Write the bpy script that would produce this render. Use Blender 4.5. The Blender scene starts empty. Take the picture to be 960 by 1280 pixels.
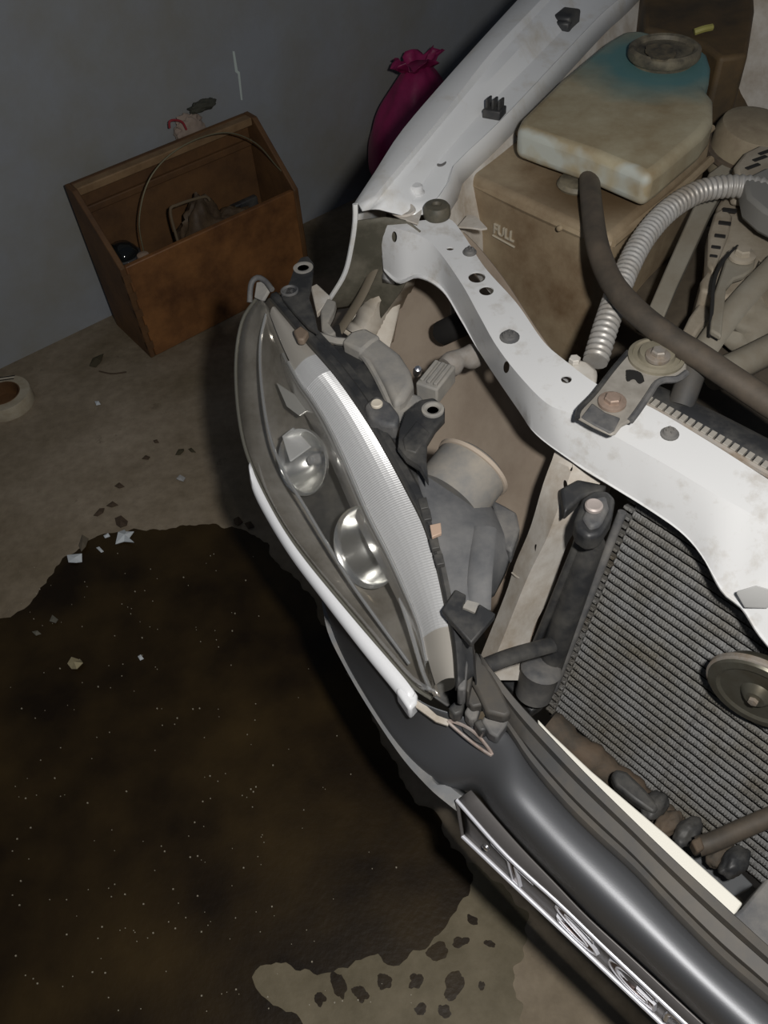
import bpy, bmesh, math, random
from mathutils import Vector, Matrix, noise
random.seed(7)
S = bpy.context.scene
COL = S.collection

# ------------------------------------------------------------------ camera
CAM_H = 1.5
PITCH = math.radians(50.0)
ROLL = math.radians(5.3145)
FPX = 1029.33                      # focal length in pixels of the 960x1280 frame
FWD = Vector((0, math.cos(PITCH), -math.sin(PITCH)))
UPV = Vector((0, math.sin(PITCH), math.cos(PITCH)))
RGT = Vector((1, 0, 0))
CR_, SR_ = math.cos(ROLL), math.sin(ROLL)
CAMX = RGT * CR_ - UPV * SR_
CAMY = RGT * SR_ + UPV * CR_
CPOS = Vector((0, 0, CAM_H))
cam = bpy.data.cameras.new('camera')
cam.sensor_fit = 'VERTICAL'; cam.sensor_height = 24.0; cam.sensor_width = 18.0
cam.lens = FPX / 1280 * 24.0
cam.clip_start = 0.02
camo = bpy.data.objects.new('camera', cam); COL.objects.link(camo)
m3 = Matrix((CAMX, CAMY, -FWD)).transposed()
camo.matrix_world = Matrix.Translation(CPOS) @ m3.to_4x4()
S.camera = camo

# ------------------------------------------------------------------ world, lamp, exposure
W = bpy.data.worlds.new('world'); S.world = W; W.use_nodes = True
W.node_tree.nodes['Background'].inputs[0].default_value = (0.62, 0.75, 1.0, 1)
W.node_tree.nodes['Background'].inputs[1].default_value = 0.060
LAMP_POS = Vector((0.145, 0.03, 1.56))
ld = bpy.data.lights.new('hand_lamp', 'POINT'); ld.energy = 50; ld.shadow_soft_size = 0.028
ld.color = (1.0, 0.97, 0.93)
lo = bpy.data.objects.new('hand_lamp', ld); lo.location = LAMP_POS; COL.objects.link(lo)
S.view_settings.view_transform = 'Standard'; S.view_settings.look = 'None'
S.view_settings.exposure = 0.0; S.view_settings.gamma = 1.0
S.view_settings.use_curve_mapping = False

# ------------------------------------------------------------------ pixel -> point
def ray(u, v):
    return FWD + CAMX * ((u - 480) / FPX) - CAMY * ((v - 640) / FPX)
def V(u, v, z):
    d = ray(u, v); return CPOS + d * ((z - CAM_H) / d.z)
def onplane(u, v, p, n):
    d = ray(u, v); return CPOS + d * ((p - CPOS).dot(n) / d.dot(n))
def PX(pts):
    return [V(*p) for p in pts]

# ------------------------------------------------------------------ curves
def cat(pts, n, closed=False):
    pts = [Vector(p) for p in pts]
    k = len(pts)
    if k == 2:
        return [pts[0].lerp(pts[1], i / (n - 1)) for i in range(n)]
    dense = []
    segs = k if closed else k - 1
    for i in range(segs):
        if closed:
            p0, p1, p2, p3 = (pts[(i + j - 1) % k] for j in range(4))
        else:
            p1, p2 = pts[i], pts[i + 1]
            p0 = pts[i - 1] if i > 0 else p1 * 2 - p2
            p3 = pts[i + 2] if i + 2 < k else p2 * 2 - p1
        for j in range(12):
            t = j / 12
            dense.append(0.5 * ((2 * p1) + (p2 - p0) * t + (2 * p0 - 5 * p1 + 4 * p2 - p3) * t * t + (3 * p1 - p0 - 3 * p2 + p3) * t ** 3))
    dense.append(pts[0] if closed else pts[-1])
    acc = [0]
    for a, b in zip(dense, dense[1:]): acc.append(acc[-1] + (b - a).length)
    out = []; j = 0
    m = n if closed else n - 1
    for i in range(n):
        s = acc[-1] * i / m
        while j < len(acc) - 2 and acc[j + 1] < s: j += 1
        seg = acc[j + 1] - acc[j]
        out.append(dense[j].lerp(dense[j + 1], (s - acc[j]) / seg if seg > 1e-9 else 0))
    return out
def catk(pts, per):
    # spline with the same number of steps in every span, so that stations stay paired
    pts = [Vector(p) for p in pts]; k = len(pts); out = []
    for i in range(k - 1):
        p1, p2 = pts[i], pts[i + 1]
        p0 = pts[i - 1] if i > 0 else p1 * 2 - p2
        p3 = pts[i + 2] if i + 2 < k else p2 * 2 - p1
        for j in range(per):
            t = j / per
            out.append(0.5 * ((2 * p1) + (p2 - p0) * t + (2 * p0 - 5 * p1 + 4 * p2 - p3) * t * t + (3 * p1 - p0 - 3 * p2 + p3) * t ** 3))
    return out + [pts[-1]]
def lin(pts, n):
    pts = [Vector(p) for p in pts]
    acc = [0]
    for a, b in zip(pts, pts[1:]): acc.append(acc[-1] + (b - a).length)
    out = []; j = 0
    for i in range(n):
        s = acc[-1] * i / (n - 1)
        while j < len(acc) - 2 and acc[j + 1] < s: j += 1
        seg = acc[j + 1] - acc[j]
        out.append(pts[j].lerp(pts[j + 1], (s - acc[j]) / seg if seg > 1e-9 else 0))
    return out

# ------------------------------------------------------------------ materials
MATS = {}
def mat(name, col, rough=0.5, metal=0.0, dirt=None, amt=0.5, scale=8.0, bump=0.0, bscale=60.0, coat=0.0, spec=0.5, col2=None, rough2=None):
    if name in MATS: return MATS[name]
    m = bpy.data.materials.new(name); m.use_nodes = True
    nt = m.node_tree; b = nt.nodes['Principled BSDF']
    b.inputs['Roughness'].default_value = rough; b.inputs['Metallic'].default_value = metal
    b.inputs['Coat Weight'].default_value = coat; b.inputs['Specular IOR Level'].default_value = spec
    b.inputs['Base Color'].default_value = (*col, 1)
    geo = nt.nodes.new('ShaderNodeNewGeometry')
    src = None
    if col2 is not None:
        n0 = nt.nodes.new('ShaderNodeTexNoise'); n0.inputs['Scale'].default_value = scale * 3.1; n0.inputs['Detail'].default_value = 5
        nt.links.new(geo.outputs['Position'], n0.inputs['Vector'])
        mx0 = nt.nodes.new('ShaderNodeMix'); mx0.data_type = 'RGBA'
        mx0.inputs[6].default_value = (*col, 1); mx0.inputs[7].default_value = (*col2, 1)
        nt.links.new(n0.outputs['Fac'], mx0.inputs[0]); src = mx0.outputs[2]
    if dirt is not None:
        n1 = nt.nodes.new('ShaderNodeTexNoise'); n1.inputs['Scale'].default_value = scale; n1.inputs['Detail'].default_value = 7; n1.inputs['Roughness'].default_value = 0.65
        nt.links.new(geo.outputs['Position'], n1.inputs['Vector'])
        rp = nt.nodes.new('ShaderNodeValToRGB')
        lo_ = 0.72 - 0.5 * amt
        rp.color_ramp.elements[0].position = max(0, lo_ - 0.12); rp.color_ramp.elements[0].color = (0, 0, 0, 1)
        rp.color_ramp.elements[1].position = min(1, lo_ + 0.2); rp.color_ramp.elements[1].color = (1, 1, 1, 1)
        nt.links.new(n1.outputs['Fac'], rp.inputs[0])
        mx = nt.nodes.new('ShaderNodeMix'); mx.data_type = 'RGBA'
        if src: nt.links.new(src, mx.inputs[6])
        else: mx.inputs[6].default_value = (*col, 1)
        mx.inputs[7].default_value = (*dirt, 1)
        nt.links.new(rp.outputs[0], mx.inputs[0]); src = mx.outputs[2]
        if rough2 is not None:
            mr = nt.nodes.new('ShaderNodeMix'); mr.inputs[2].default_value = rough; mr.inputs[3].default_value = rough2
            nt.links.new(rp.outputs[0], mr.inputs[0]); nt.links.new(mr.outputs[0], b.inputs['Roughness'])
    if src: nt.links.new(src, b.inputs['Base Color'])
    if bump > 0:
        n2 = nt.nodes.new('ShaderNodeTexNoise'); n2.inputs['Scale'].default_value = bscale; n2.inputs['Detail'].default_value = 4
        nt.links.new(geo.outputs['Position'], n2.inputs['Vector'])
        bp = nt.nodes.new('ShaderNodeBump'); bp.inputs['Strength'].default_value = bump; bp.inputs['Distance'].default_value = 0.004
        nt.links.new(n2.outputs['Fac'], bp.inputs['Height']); nt.links.new(bp.outputs[0], b.inputs['Normal'])
    MATS[name] = m; return m

M_paint = mat('white_paint', (0.70, 0.705, 0.705), 0.34, 0, (0.40, 0.36, 0.30), 0.13, 24, coat=0.2, rough2=0.6)
M_paint_f = mat('fender_white_paint', (0.80, 0.81, 0.81), 0.30, 0, (0.50, 0.43, 0.31), 0.24, 9, coat=0.3, rough2=0.6)
M_paint_clean = mat('white_trim_paint', (0.82, 0.83, 0.85), 0.3, 0, coat=0.3)
M_paint_dusty = mat('dusty_white_paint', (0.62, 0.59, 0.54), 0.6, 0, (0.36, 0.30, 0.23), 0.45, 14, rough2=0.8)
M_cpanel = mat('dusty_cream_panel', (0.68, 0.63, 0.55), 0.65, 0, (0.46, 0.39, 0.30), 0.38, 12)
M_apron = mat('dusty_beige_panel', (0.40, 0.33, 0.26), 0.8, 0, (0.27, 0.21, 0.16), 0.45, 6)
M_black = mat('black_plastic', (0.028, 0.029, 0.031), 0.45, 0, (0.10, 0.095, 0.085), 0.35, 18, rough2=0.7)
M_dusty = mat('dusty_black_plastic', (0.075, 0.077, 0.082), 0.6, 0, (0.20, 0.19, 0.175), 0.45, 18, rough2=0.85)
M_dusty2 = mat('pale_dusty_plastic', (0.23, 0.225, 0.215), 0.8, 0, (0.37, 0.345, 0.30), 0.5, 20, rough2=0.9)
M_rubber = mat('dusty_rubber_hose', (0.055, 0.046, 0.036), 0.65, 0, (0.115, 0.09, 0.066), 0.5, 16)
M_dark = mat('dark_void', (0.012, 0.011, 0.010), 0.9)
M_bumper = mat('satin_black_bumper', (0.17, 0.175, 0.185), 0.50, 0.75, bump=0.05, bscale=900, spec=1.0)
M_rim = mat('grey_bumper_edge', (0.20, 0.205, 0.21), 0.5, 0, (0.30, 0.28, 0.25), 0.3, 20)
M_rail = mat('dusty_rail_plastic', (0.050, 0.050, 0.050), 0.6, 0, (0.088, 0.076, 0.060), 0.45, 15)
M_chrome = mat('chrome', (0.90, 0.91, 0.96), 0.30, 1.0)
M_chrome_d = mat('dark_chrome', (0.13, 0.122, 0.118), 0.4, 0.3)
M_edge = mat('bright_chrome_edge', (0.90, 0.91, 0.97), 0.35, 0.5)
M_letter = mat('letter_dark_chrome', (0.12, 0.09, 0.085), 0.22, 0.8)
M_silver = mat('reflector_silver', (0.82, 0.82, 0.82), 0.22, 0.75)
M_rib = mat('ribbed_silver', (0.88, 0.89, 0.92), 0.34, 0.25)
def see_through(m, fac):
    nt = m.node_tree; out = [n_ for n_ in nt.nodes if n_.type == 'OUTPUT_MATERIAL'][0]; b = nt.nodes['Principled BSDF']
    tr = nt.nodes.new('ShaderNodeBsdfTransparent'); mx = nt.nodes.new('ShaderNodeMixShader'); mx.inputs[0].default_value = fac
    nt.links.new(b.outputs[0], mx.inputs[1]); nt.links.new(tr.outputs[0], mx.inputs[2]); nt.links.new(mx.outputs[0], out.inputs[0])
see_through(M_rib, 0.22)
M_inner = mat('lamp_inner_shell', (0.46, 0.43, 0.385), 0.24, 0.55, (0.22, 0.195, 0.16), 0.48, 13)
M_bowl = mat('lamp_bowl_chrome', (0.80, 0.80, 0.78), 0.22, 0.92)
M_steel = mat('dirty_steel', (0.50, 0.47, 0.43), 0.45, 0.6, (0.30, 0.24, 0.18), 0.5, 40, rough2=0.8)
M_alu = mat('dusty_aluminium', (0.38, 0.335, 0.265), 0.7, 0.1, (0.23, 0.185, 0.13), 0.45, 14)
M_alu2 = mat('dusty_grey_bar', (0.255, 0.235, 0.19), 0.75, 0.0, (0.19, 0.16, 0.115), 0.45, 10)
M_fin = mat('condenser_fin', (0.19, 0.19, 0.187), 0.55, 0.1, (0.12, 0.105, 0.075), 0.35, 12, bump=0.6, bscale=330)
M_tube = mat('condenser_tube', (0.24, 0.24, 0.235), 0.55, 0.35, (0.13, 0.11, 0.08), 0.45, 14, bump=0.8, bscale=380)
M_tanklow = mat('stained_tank_plastic', (0.40, 0.31, 0.20), 0.55, 0, (0.14, 0.085, 0.042), 0.46, 7, rough2=0.75, col2=(0.29, 0.235, 0.155))
M_tankhi = mat('yellowed_tank_plastic', (0.43, 0.385, 0.265), 0.5, 0, (0.27, 0.205, 0.115), 0.45, 9, rough2=0.7)
M_cap = mat('grimy_cap', (0.05, 0.045, 0.035), 0.6, 0, (0.22, 0.19, 0.13), 0.45, 22)
M_brown = mat('grimy_brown_box', (0.10, 0.062, 0.025), 0.7, 0, (0.035, 0.026, 0.015), 0.45, 9)
M_conduit = mat('silver_conduit', (0.44, 0.43, 0.41), 0.42, 0.25, (0.28, 0.24, 0.19), 0.35, 14)
M_strip = mat('cream_white_bar', (0.80, 0.78, 0.70), 0.5, 0)
M_rust = mat('rusty_grime', (0.115, 0.082, 0.055), 0.8, 0, (0.055, 0.048, 0.038), 0.5, 22, bump=0.5)
M_cream = mat('cream_clip', (0.62, 0.56, 0.46), 0.6)
M_tan = mat('tan_clip', (0.50, 0.36, 0.27), 0.5)
M_floor = None

def glass_mat():
    m = bpy.data.materials.new('clear_lens'); m.use_nodes = True
    nt = m.node_tree; nt.nodes.clear()
    out = nt.nodes.new('ShaderNodeOutputMaterial')
    tr = nt.nodes.new('ShaderNodeBsdfTransparent'); tr.inputs[0].default_value = (0.93, 0.93, 0.92, 1)
    gl = nt.nodes.new('ShaderNodeBsdfGlossy'); gl.inputs['Roughness'].default_value = 0.06
    df = nt.nodes.new('ShaderNodeBsdfDiffuse'); df.inputs[0].default_value = (0.60, 0.56, 0.48, 1)
    lw = nt.nodes.new('ShaderNodeLayerWeight'); lw.inputs['Blend'].default_value = 0.5
    pw = nt.nodes.new('ShaderNodeMath'); pw.operation = 'POWER'; pw.inputs[1].default_value = 5.0
    fr = nt.nodes.new('ShaderNodeMath'); fr.operation = 'MULTIPLY_ADD'; fr.inputs[1].default_value = 0.9; fr.inputs[2].default_value = 0.045
    nt.links.new(lw.outputs['Facing'], pw.inputs[0]); nt.links.new(pw.outputs[0], fr.inputs[0])
    m1 = nt.nodes.new('ShaderNodeMixShader'); m2 = nt.nodes.new('ShaderNodeMixShader'); m2.inputs[0].default_value = 0.05
    nt.links.new(tr.outputs[0], m2.inputs[1]); nt.links.new(df.outputs[0], m2.inputs[2])
    nt.links.new(fr.outputs[0], m1.inputs[0]); nt.links.new(m2.outputs[0], m1.inputs[1]); nt.links.new(gl.outputs[0], m1.inputs[2])
    nt.links.new(m1.outputs[0], out.inputs[0])
    return m
M_lens = glass_mat()

# ------------------------------------------------------------------ mesh builder
ORG = {}
class MB:
    def __init__(s): s.v = []; s.f = []
    def grid(s, rows, closed=False, cap=False):
        b = len(s.v); n = len(rows[0])
        for r in rows: s.v += [Vector(p) for p in r]
        for i in range(len(rows) - 1):
            for j in range(n if closed else n - 1):
                j2 = (j + 1) % n
                s.f.append((b + i * n + j, b + i * n + j2, b + (i + 1) * n + j2, b + (i + 1) * n + j))
        if cap:
            s.f.append(tuple(b + j for j in range(n - 1, -1, -1)))
            k = b + (len(rows) - 1) * n
            s.f.append(tuple(k + j for j in range(n)))
        return s
    def tube(s, path, r, n=12, flat=1.0, caps=True):
        path = [Vector(p) for p in path]
        rows = []; up = None
        for i, p in enumerate(path):
            t = (path[min(i + 1, len(path) - 1)] - path[max(i - 1, 0)]).normalized()
            if up is None:
                up = Vector((0, 0, 1)) if abs(t.z) < 0.9 else Vector((1, 0, 0))
            a = t.cross(up).normalized(); b2 = a.cross(t).normalized(); up = b2
            rr = r(i / (len(path) - 1)) if callable(r) else r
            rows.append([p + a * math.cos(2 * math.pi * k / n) * rr + b2 * math.sin(2 * math.pi * k / n) * rr * flat for k in range(n)])
        return s.grid(rows, True, caps)
    def lathe(s, prof, o, ax, n=28, xdir=None, squash=1.0):
        ax = Vector(ax).normalized(); o = Vector(o)
        x = Vector(xdir) if xdir is not None else (Vector((0, 0, 1)) if abs(ax.z) < 0.9 else Vector((1, 0, 0)))
        x = (x - ax * x.dot(ax)).normalized(); y = ax.cross(x)
        rows = [[o + ax * h + (x * math.cos(2 * math.pi * k / n) + y * math.sin(2 * math.pi * k / n) * squash) * max(r, 1e-4) for k in range(n)] for r, h in prof]
        return s.grid(rows, True, True)
    def prism(s, poly, off):
        b = len(s.v); n = len(poly); off = Vector(off)
        s.v += [Vector(p) for p in poly] + [Vector(p) + off for p in poly]
        s.f.append(tuple(b + i for i in range(n))); s.f.append(tuple(b + n + i for i in range(n - 1, -1, -1)))
        for i in range(n):
            j = (i + 1) % n
            s.f.append((b + j, b + i, b + n + i, b + n + j))
        return s
    def box(s, c, ax, ay, az):
        c, ax, ay, az = Vector(c), Vector(ax), Vector(ay), Vector(az)
        return s.prism([c - ax - ay - az, c + ax - ay - az, c + ax + ay - az, c - ax + ay - az], az * 2)
    def build(s, name, m, parent=None, smooth=40, bevel=0, seg=2, solid=0, soff=-1, sub=0, label=None, holes=None):
        c = Vector((0, 0, 0))
        lo_ = Vector((min(p.x for p in s.v), min(p.y for p in s.v), min(p.z for p in s.v)))
        hi_ = Vector((max(p.x for p in s.v), max(p.y for p in s.v), max(p.z for p in s.v)))
        c = Vector(((lo_.x + hi_.x) / 2, (lo_.y + hi_.y) / 2, lo_.z))
        me = bpy.data.meshes.new(name)
        me.from_pydata([p - c for p in s.v], [], s.f); me.validate()
        bm = bmesh.new(); bm.from_mesh(me); bmesh.ops.remove_doubles(bm, verts=bm.verts, dist=1e-5)
        bmesh.ops.recalc_face_normals(bm, faces=bm.faces); bm.to_mesh(me); bm.free()
        o = bpy.data.objects.new(name, me); COL.objects.link(o)
        po = ORG[parent.name] if parent is not None else Vector((0, 0, 0))
        o.parent = parent; o.location = c - po; ORG[o.name] = c
        if label: o['label'] = label
        me.materials.append(m)
        if solid:
            md = o.modifiers.new('solid', 'SOLIDIFY'); md.thickness = solid; md.offset = soff
        if holes:
            for h in holes:
                md = o.modifiers.new('hole', 'BOOLEAN'); md.object = h; md.operation = 'DIFFERENCE'; md.solver = 'EXACT'
        if bevel:
            md = o.modifiers.new('bevel', 'BEVEL'); md.width = bevel; md.segments = seg; md.limit_method = 'ANGLE'; md.angle_limit = math.radians(35)
        if sub:
            md = o.modifiers.new('sub', 'SUBSURF'); md.levels = sub; md.render_levels = sub
        if holes:
            # bake so that the cutters can go
            bpy.context.view_layer.update()
            W_ = o.location.copy()
            dg = bpy.context.evaluated_depsgraph_get()
            nm = bpy.data.meshes.new_from_object(o.evaluated_get(dg))
            o.modifiers.clear(); o.data = nm; nm.name = name
            for h in holes: bpy.data.objects.remove(h)
            me = nm
        if smooth:
            me.polygons.foreach_set('use_smooth', [True] * len(me.polygons))
            me.set_sharp_from_angle(angle=math.radians(smooth))
        return o
def cutter(c, ax, r, h=0.03, n=20, squash=1.0, xdir=None, rel=Vector((0, 0, 0))):
    # cutter mesh in the local space of an unparented world (part parents are never rotated)
    b = MB(); b.lathe([(r, -h), (r, h)], Vector(c), ax, n, xdir, squash)
    me = bpy.data.meshes.new('cut'); me.from_pydata(b.v, [], b.f)
    bm = bmesh.new(); bm.from_mesh(me); bmesh.ops.recalc_face_normals(bm, faces=bm.faces); bm.to_mesh(me); bm.free()
    o = bpy.data.objects.new('cut', me); COL.objects.link(o); return o
def empty(name, loc, label=None, cat_=None, parent=None):
    o = bpy.data.objects.new(name, None); COL.objects.link(o); o.empty_display_size = 0.05
    loc = Vector(loc); o.parent = parent
    o.location = loc - (ORG[parent.name] if parent is not None else Vector((0, 0, 0))); ORG[o.name] = loc
    if label: o['label'] = label
    if cat_: o['category'] = cat_
    return o
def tag(o, label, c, group=None):
    o['label'] = label; o['category'] = c
    if group: o['group'] = group
    return o
def bolt(name, c, ax, r, h, parent, m=None, washer=True, label=None):
    b = MB()
    prof = []
    if washer:
        b.lathe([(r * 1.65, -0.001), (r * 1.65, h * 0.28), (r * 1.25, h * 0.4), (0, h * 0.4)], c, ax, 24)
    b.lathe([(r, 0), (r, h * 0.85), (r * 0.85, h), (0, h)], c, ax, 6)
    return b.build(name, m or M_steel, parent, smooth=30, bevel=0, label=label)
Z = Vector((0, 0, 1))

# ================================================================== SETTING
BOX_A = V(189, 448, 0)                       # front left bottom corner of the tool box
BD = Vector((0.8158, 0.5783, 0)).normalized()    # along the wall
BN = Vector((-BD.y, BD.x, 0))                    # into the wall
WALL_P = BOX_A + BN * 0.27

def floor_material():
    m = bpy.data.materials.new('worn_concrete_floor'); m.use_nodes = True
    nt = m.node_tree; b = nt.nodes['Principled BSDF']; b.inputs['Roughness'].default_value = 0.75
    geo = nt.nodes.new('ShaderNodeNewGeometry')
    def nz(sc, det, rough=0.6):
        n = nt.nodes.new('ShaderNodeTexNoise'); n.inputs['Scale'].default_value = sc; n.inputs['Detail'].default_value = det; n.inputs['Roughness'].default_value = rough
        nt.links.new(geo.outputs['Position'], n.inputs['Vector']); return n
    n1 = nz(2.3, 6); n2 = nz(38, 6); n3 = nz(9, 8, 0.75)
    r1 = nt.nodes.new('ShaderNodeValToRGB'); e = r1.color_ramp.elements
    e[0].position = 0.34; e[0].color = (0.175, 0.135, 0.080, 1); e[1].position = 0.68; e[1].color = (0.37, 0.305, 0.225, 1)
    nt.links.new(n1.outputs['Fac'], r1.inputs[0])
    mx = nt.nodes.new('ShaderNodeMix'); mx.data_type = 'RGBA'; mx.blend_type = 'MULTIPLY'; mx.inputs[0].default_value = 0.6
    nt.links.new(r1.outputs[0], mx.inputs[6])
    r2 = nt.nodes.new('ShaderNodeValToRGB'); r2.color_ramp.elements[0].position = 0.25; r2.color_ramp.elements[0].color = (0.55, 0.53, 0.5, 1); r2.color_ramp.elements[1].position = 0.65
    nt.links.new(n2.outputs['Fac'], r2.inputs[0]); nt.links.new(r2.outputs[0], mx.inputs[7])
    # oily spots
    r3 = nt.nodes.new('ShaderNodeValToRGB'); r3.color_ramp.elements[0].position = 0.62; r3.color_ramp.elements[0].color = (0, 0, 0, 1); r3.color_ramp.elements[1].position = 0.70
    nt.links.new(n3.outputs['Fac'], r3.inputs[0])
    mx2 = nt.nodes.new('ShaderNodeMix'); mx2.data_type = 'RGBA'; mx2.inputs[7].default_value = (0.07, 0.05, 0.028, 1)
    mm = nt.nodes.new('ShaderNodeMath'); mm.operation = 'MULTIPLY'; mm.inputs[1].default_value = 0.6
    nt.links.new(r3.outputs[0], mm.inputs[0]); nt.links.new(mm.outputs[0], mx2.inputs[0]); nt.links.new(mx.outputs[2], mx2.inputs[6])
    nt.links.new(mx2.outputs[2], b.inputs['Base Color'])
    bp = nt.nodes.new('ShaderNodeBump'); bp.inputs['Strength'].default_value = 0.35; bp.inputs['Distance'].default_value = 0.006
    nt.links.new(n2.outputs['Fac'], bp.inputs['Height']); nt.links.new(bp.outputs[0], b.inputs['Normal'])
    return m
def structure(o): o['kind'] = 'structure'; return o
fl = MB(); fl.prism([(-4, -3, 0), (5, -3, 0), (5, 7, 0), (-4, 7, 0)], (0, 0, -0.05))
structure(fl.build('floor', floor_material(), smooth=0))
M_wall = mat('blue_grey_plaster', (0.31, 0.33, 0.35), 0.85, 0, (0.25, 0.24, 0.20), 0.45, 2.2, bump=0.25, bscale=30, col2=(0.27, 0.285, 0.31))
wl = MB(); a = WALL_P - BD * 3.2; b = WALL_P + BD * 5.2
wl.prism([a, b, b + BN * 0.12, a + BN * 0.12], (0, 0, 2.9))
structure(wl.build('wall_back', M_wall, smooth=0))

# wet patch
M_wet = bpy.data.materials.new('wet_oily_floor'); M_wet.use_nodes = True
def wet():
    nt = M_wet.node_tree; b = nt.nodes['Principled BSDF']
    geo = nt.nodes.new('ShaderNodeNewGeometry')
    n1 = nt.nodes.new('ShaderNodeTexNoise'); n1.inputs['Scale'].default_value = 5; n1.inputs['Detail'].default_value = 8
    nt.links.new(geo.outputs['Position'], n1.inputs['Vector'])
    r = nt.nodes.new('ShaderNodeValToRGB'); e = r.color_ramp.elements
    e[0].position = 0.36; e[0].color = (0.012, 0.007, 0.003, 1); e[1].position = 0.7; e[1].color = (0.048, 0.030, 0.010, 1)
    nt.links.new(n1.outputs['Fac'], r.inputs[0]); nt.links.new(r.outputs[0], b.inputs['Base Color'])
    b.inputs['Roughness'].default_value = 0.42; b.inputs['Specular IOR Level'].default_value = 0.2
    n2 = nt.nodes.new('ShaderNodeTexNoise'); n2.inputs['Scale'].default_value = 90; n2.inputs['Detail'].default_value = 4
    nt.links.new(geo.outputs['Position'], n2.inputs['Vector'])
    bp = nt.nodes.new('ShaderNodeBump'); bp.inputs['Strength'].default_value = 0.18; bp.inputs['Distance'].default_value = 0.003
    nt.links.new(n2.outputs['Fac'], bp.inputs['Height']); nt.links.new(bp.outputs[0], b.inputs['Normal'])
wet()
def blob(pts2, n=260, amp=0.012, f=14, z=0.0):
    c = cat(pts2, n, True)
    out = []
    for i, p in enumerate(c):
        nv = noise.noise(Vector((p.x * f, p.y * f, 3.3))) * amp + noise.noise(Vector((p.x * f * 3, p.y * f * 3, 7.7))) * amp * 0.45
        t = (c[(i + 1) % n] - c[i - 1]).normalized()
        out.append(p + Vector((-t.y, t.x, 0)) * nv + Z * z)
    return out
pud = [(-120, 805), (0, 773), (38, 757), (58, 725), (78, 703), (108, 676), (135, 668), (160, 665), (205, 660), (270, 659), (318, 672), (350, 700),
       (400, 760), (440, 850), (500, 960), (545, 1040), (586, 1092), (570, 1135), (535, 1175), (500, 1205), (470, 1190), (430, 1210), (385, 1205), (330, 1213), (318, 1235), (352, 1258), (380, 1290), (400, 1390), (150, 1400), (-120, 1400)]
pb = MB(); pb.prism(blob([V(u, v, 0) for u, v in pud], 520, 0.02, 20), (0, 0, 0.0016))
tag(pb.build('oil_puddle', M_wet, smooth=0), 'large dark wet oily patch spread over the concrete floor', 'puddle')

dmp = [(270, 1195), (420, 1165), (520, 1120), (590, 1085), (640, 1130), (655, 1190), (640, 1240), (660, 1290), (640, 1380), (260, 1380)]
pb = MB(); pb.prism(blob([V(u, v, 0) for u, v in dmp], 420, 0.03, 18), (0, 0, 0.0008))
tag(pb.build('damp_stain', mat('damp_olive_floor', (0.17, 0.138, 0.082), 0.65, 0, (0.10, 0.08, 0.04), 0.5, 9, col2=(0.21, 0.175, 0.11), bump=0.2), smooth=0), 'olive brown half-dried stain between the wet patch and the chrome strip', 'stain')

# ================================================================== TOOL BOX
M_wood = mat('worn_brown_wood', (0.25, 0.105, 0.032), 0.55, 0, (0.115, 0.048, 0.017), 0.5, 9, bump=0.25, bscale=45, col2=(0.30, 0.135, 0.045))
M_wood_d = mat('dark_brown_wood', (0.155, 0.075, 0.026), 0.7, 0, (0.075, 0.036, 0.014), 0.45, 8, bump=0.25, bscale=45)
M_wood_r = mat('pale_wood_edge', (0.27, 0.17, 0.085), 0.7, 0, (0.14, 0.08, 0.035), 0.4, 14)
BW, BDp, HF, HB, T = 0.576, 0.215, 0.295, 0.45, 0.016
tb = empty('tool_box', BOX_A + BD * BW / 2 + BN * BDp / 2, 'open brown wooden tool box standing against the grey wall', 'tool box')
def bp(x, y, z): return BOX_A + BD * x + BN * y + Z * z
def panel(x0, x1, y0, y1, z0, z1): return MB().prism([bp(x0, y0, z0), bp(x1, y0, z0), bp(x1, y1, z0), bp(x0, y1, z0)], (0, 0, z1 - z0))
panel(T, BW - T, 0, T, 0.0, HF).build('front_panel', M_wood, tb, bevel=0.003)
panel(T, BW - T, BDp - T, BDp, 0.0, HB).build('back_panel', M_wood_d, tb, bevel=0.003)
panel(T, BW - T, T, BDp - T, 0.005, 0.02).build('bottom_panel', M_wood_d, tb)
for x in (0, BW - T):
    MB().prism([bp(x, 0, 0), bp(x, BDp, 0), bp(x, BDp, HB), bp(x, BDp - 0.05, HB), bp(x, 0, HF)], BD * T).build('side_panel', M_wood_d, tb, bevel=0.003)
panel(T, BW - T, BDp - T - 0.030, BDp - T, HB - 0.022, HB).build('top_rail', M_wood_r, tb, bevel=0.003)
panel(T, BW - T, BDp - T - 0.012, BDp - T, HB - 0.085, HB - 0.065).build('back_batten', M_wood_d, tb, bevel=0.003)
for k in range(5):                                   # finger joints at the front corner
    z = 0.03 + k * 0.055
    panel(0.0, 0.020, -0.0015, 0.012, z, z + 0.024).build('finger_joint', M_wood_d, tb)
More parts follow.
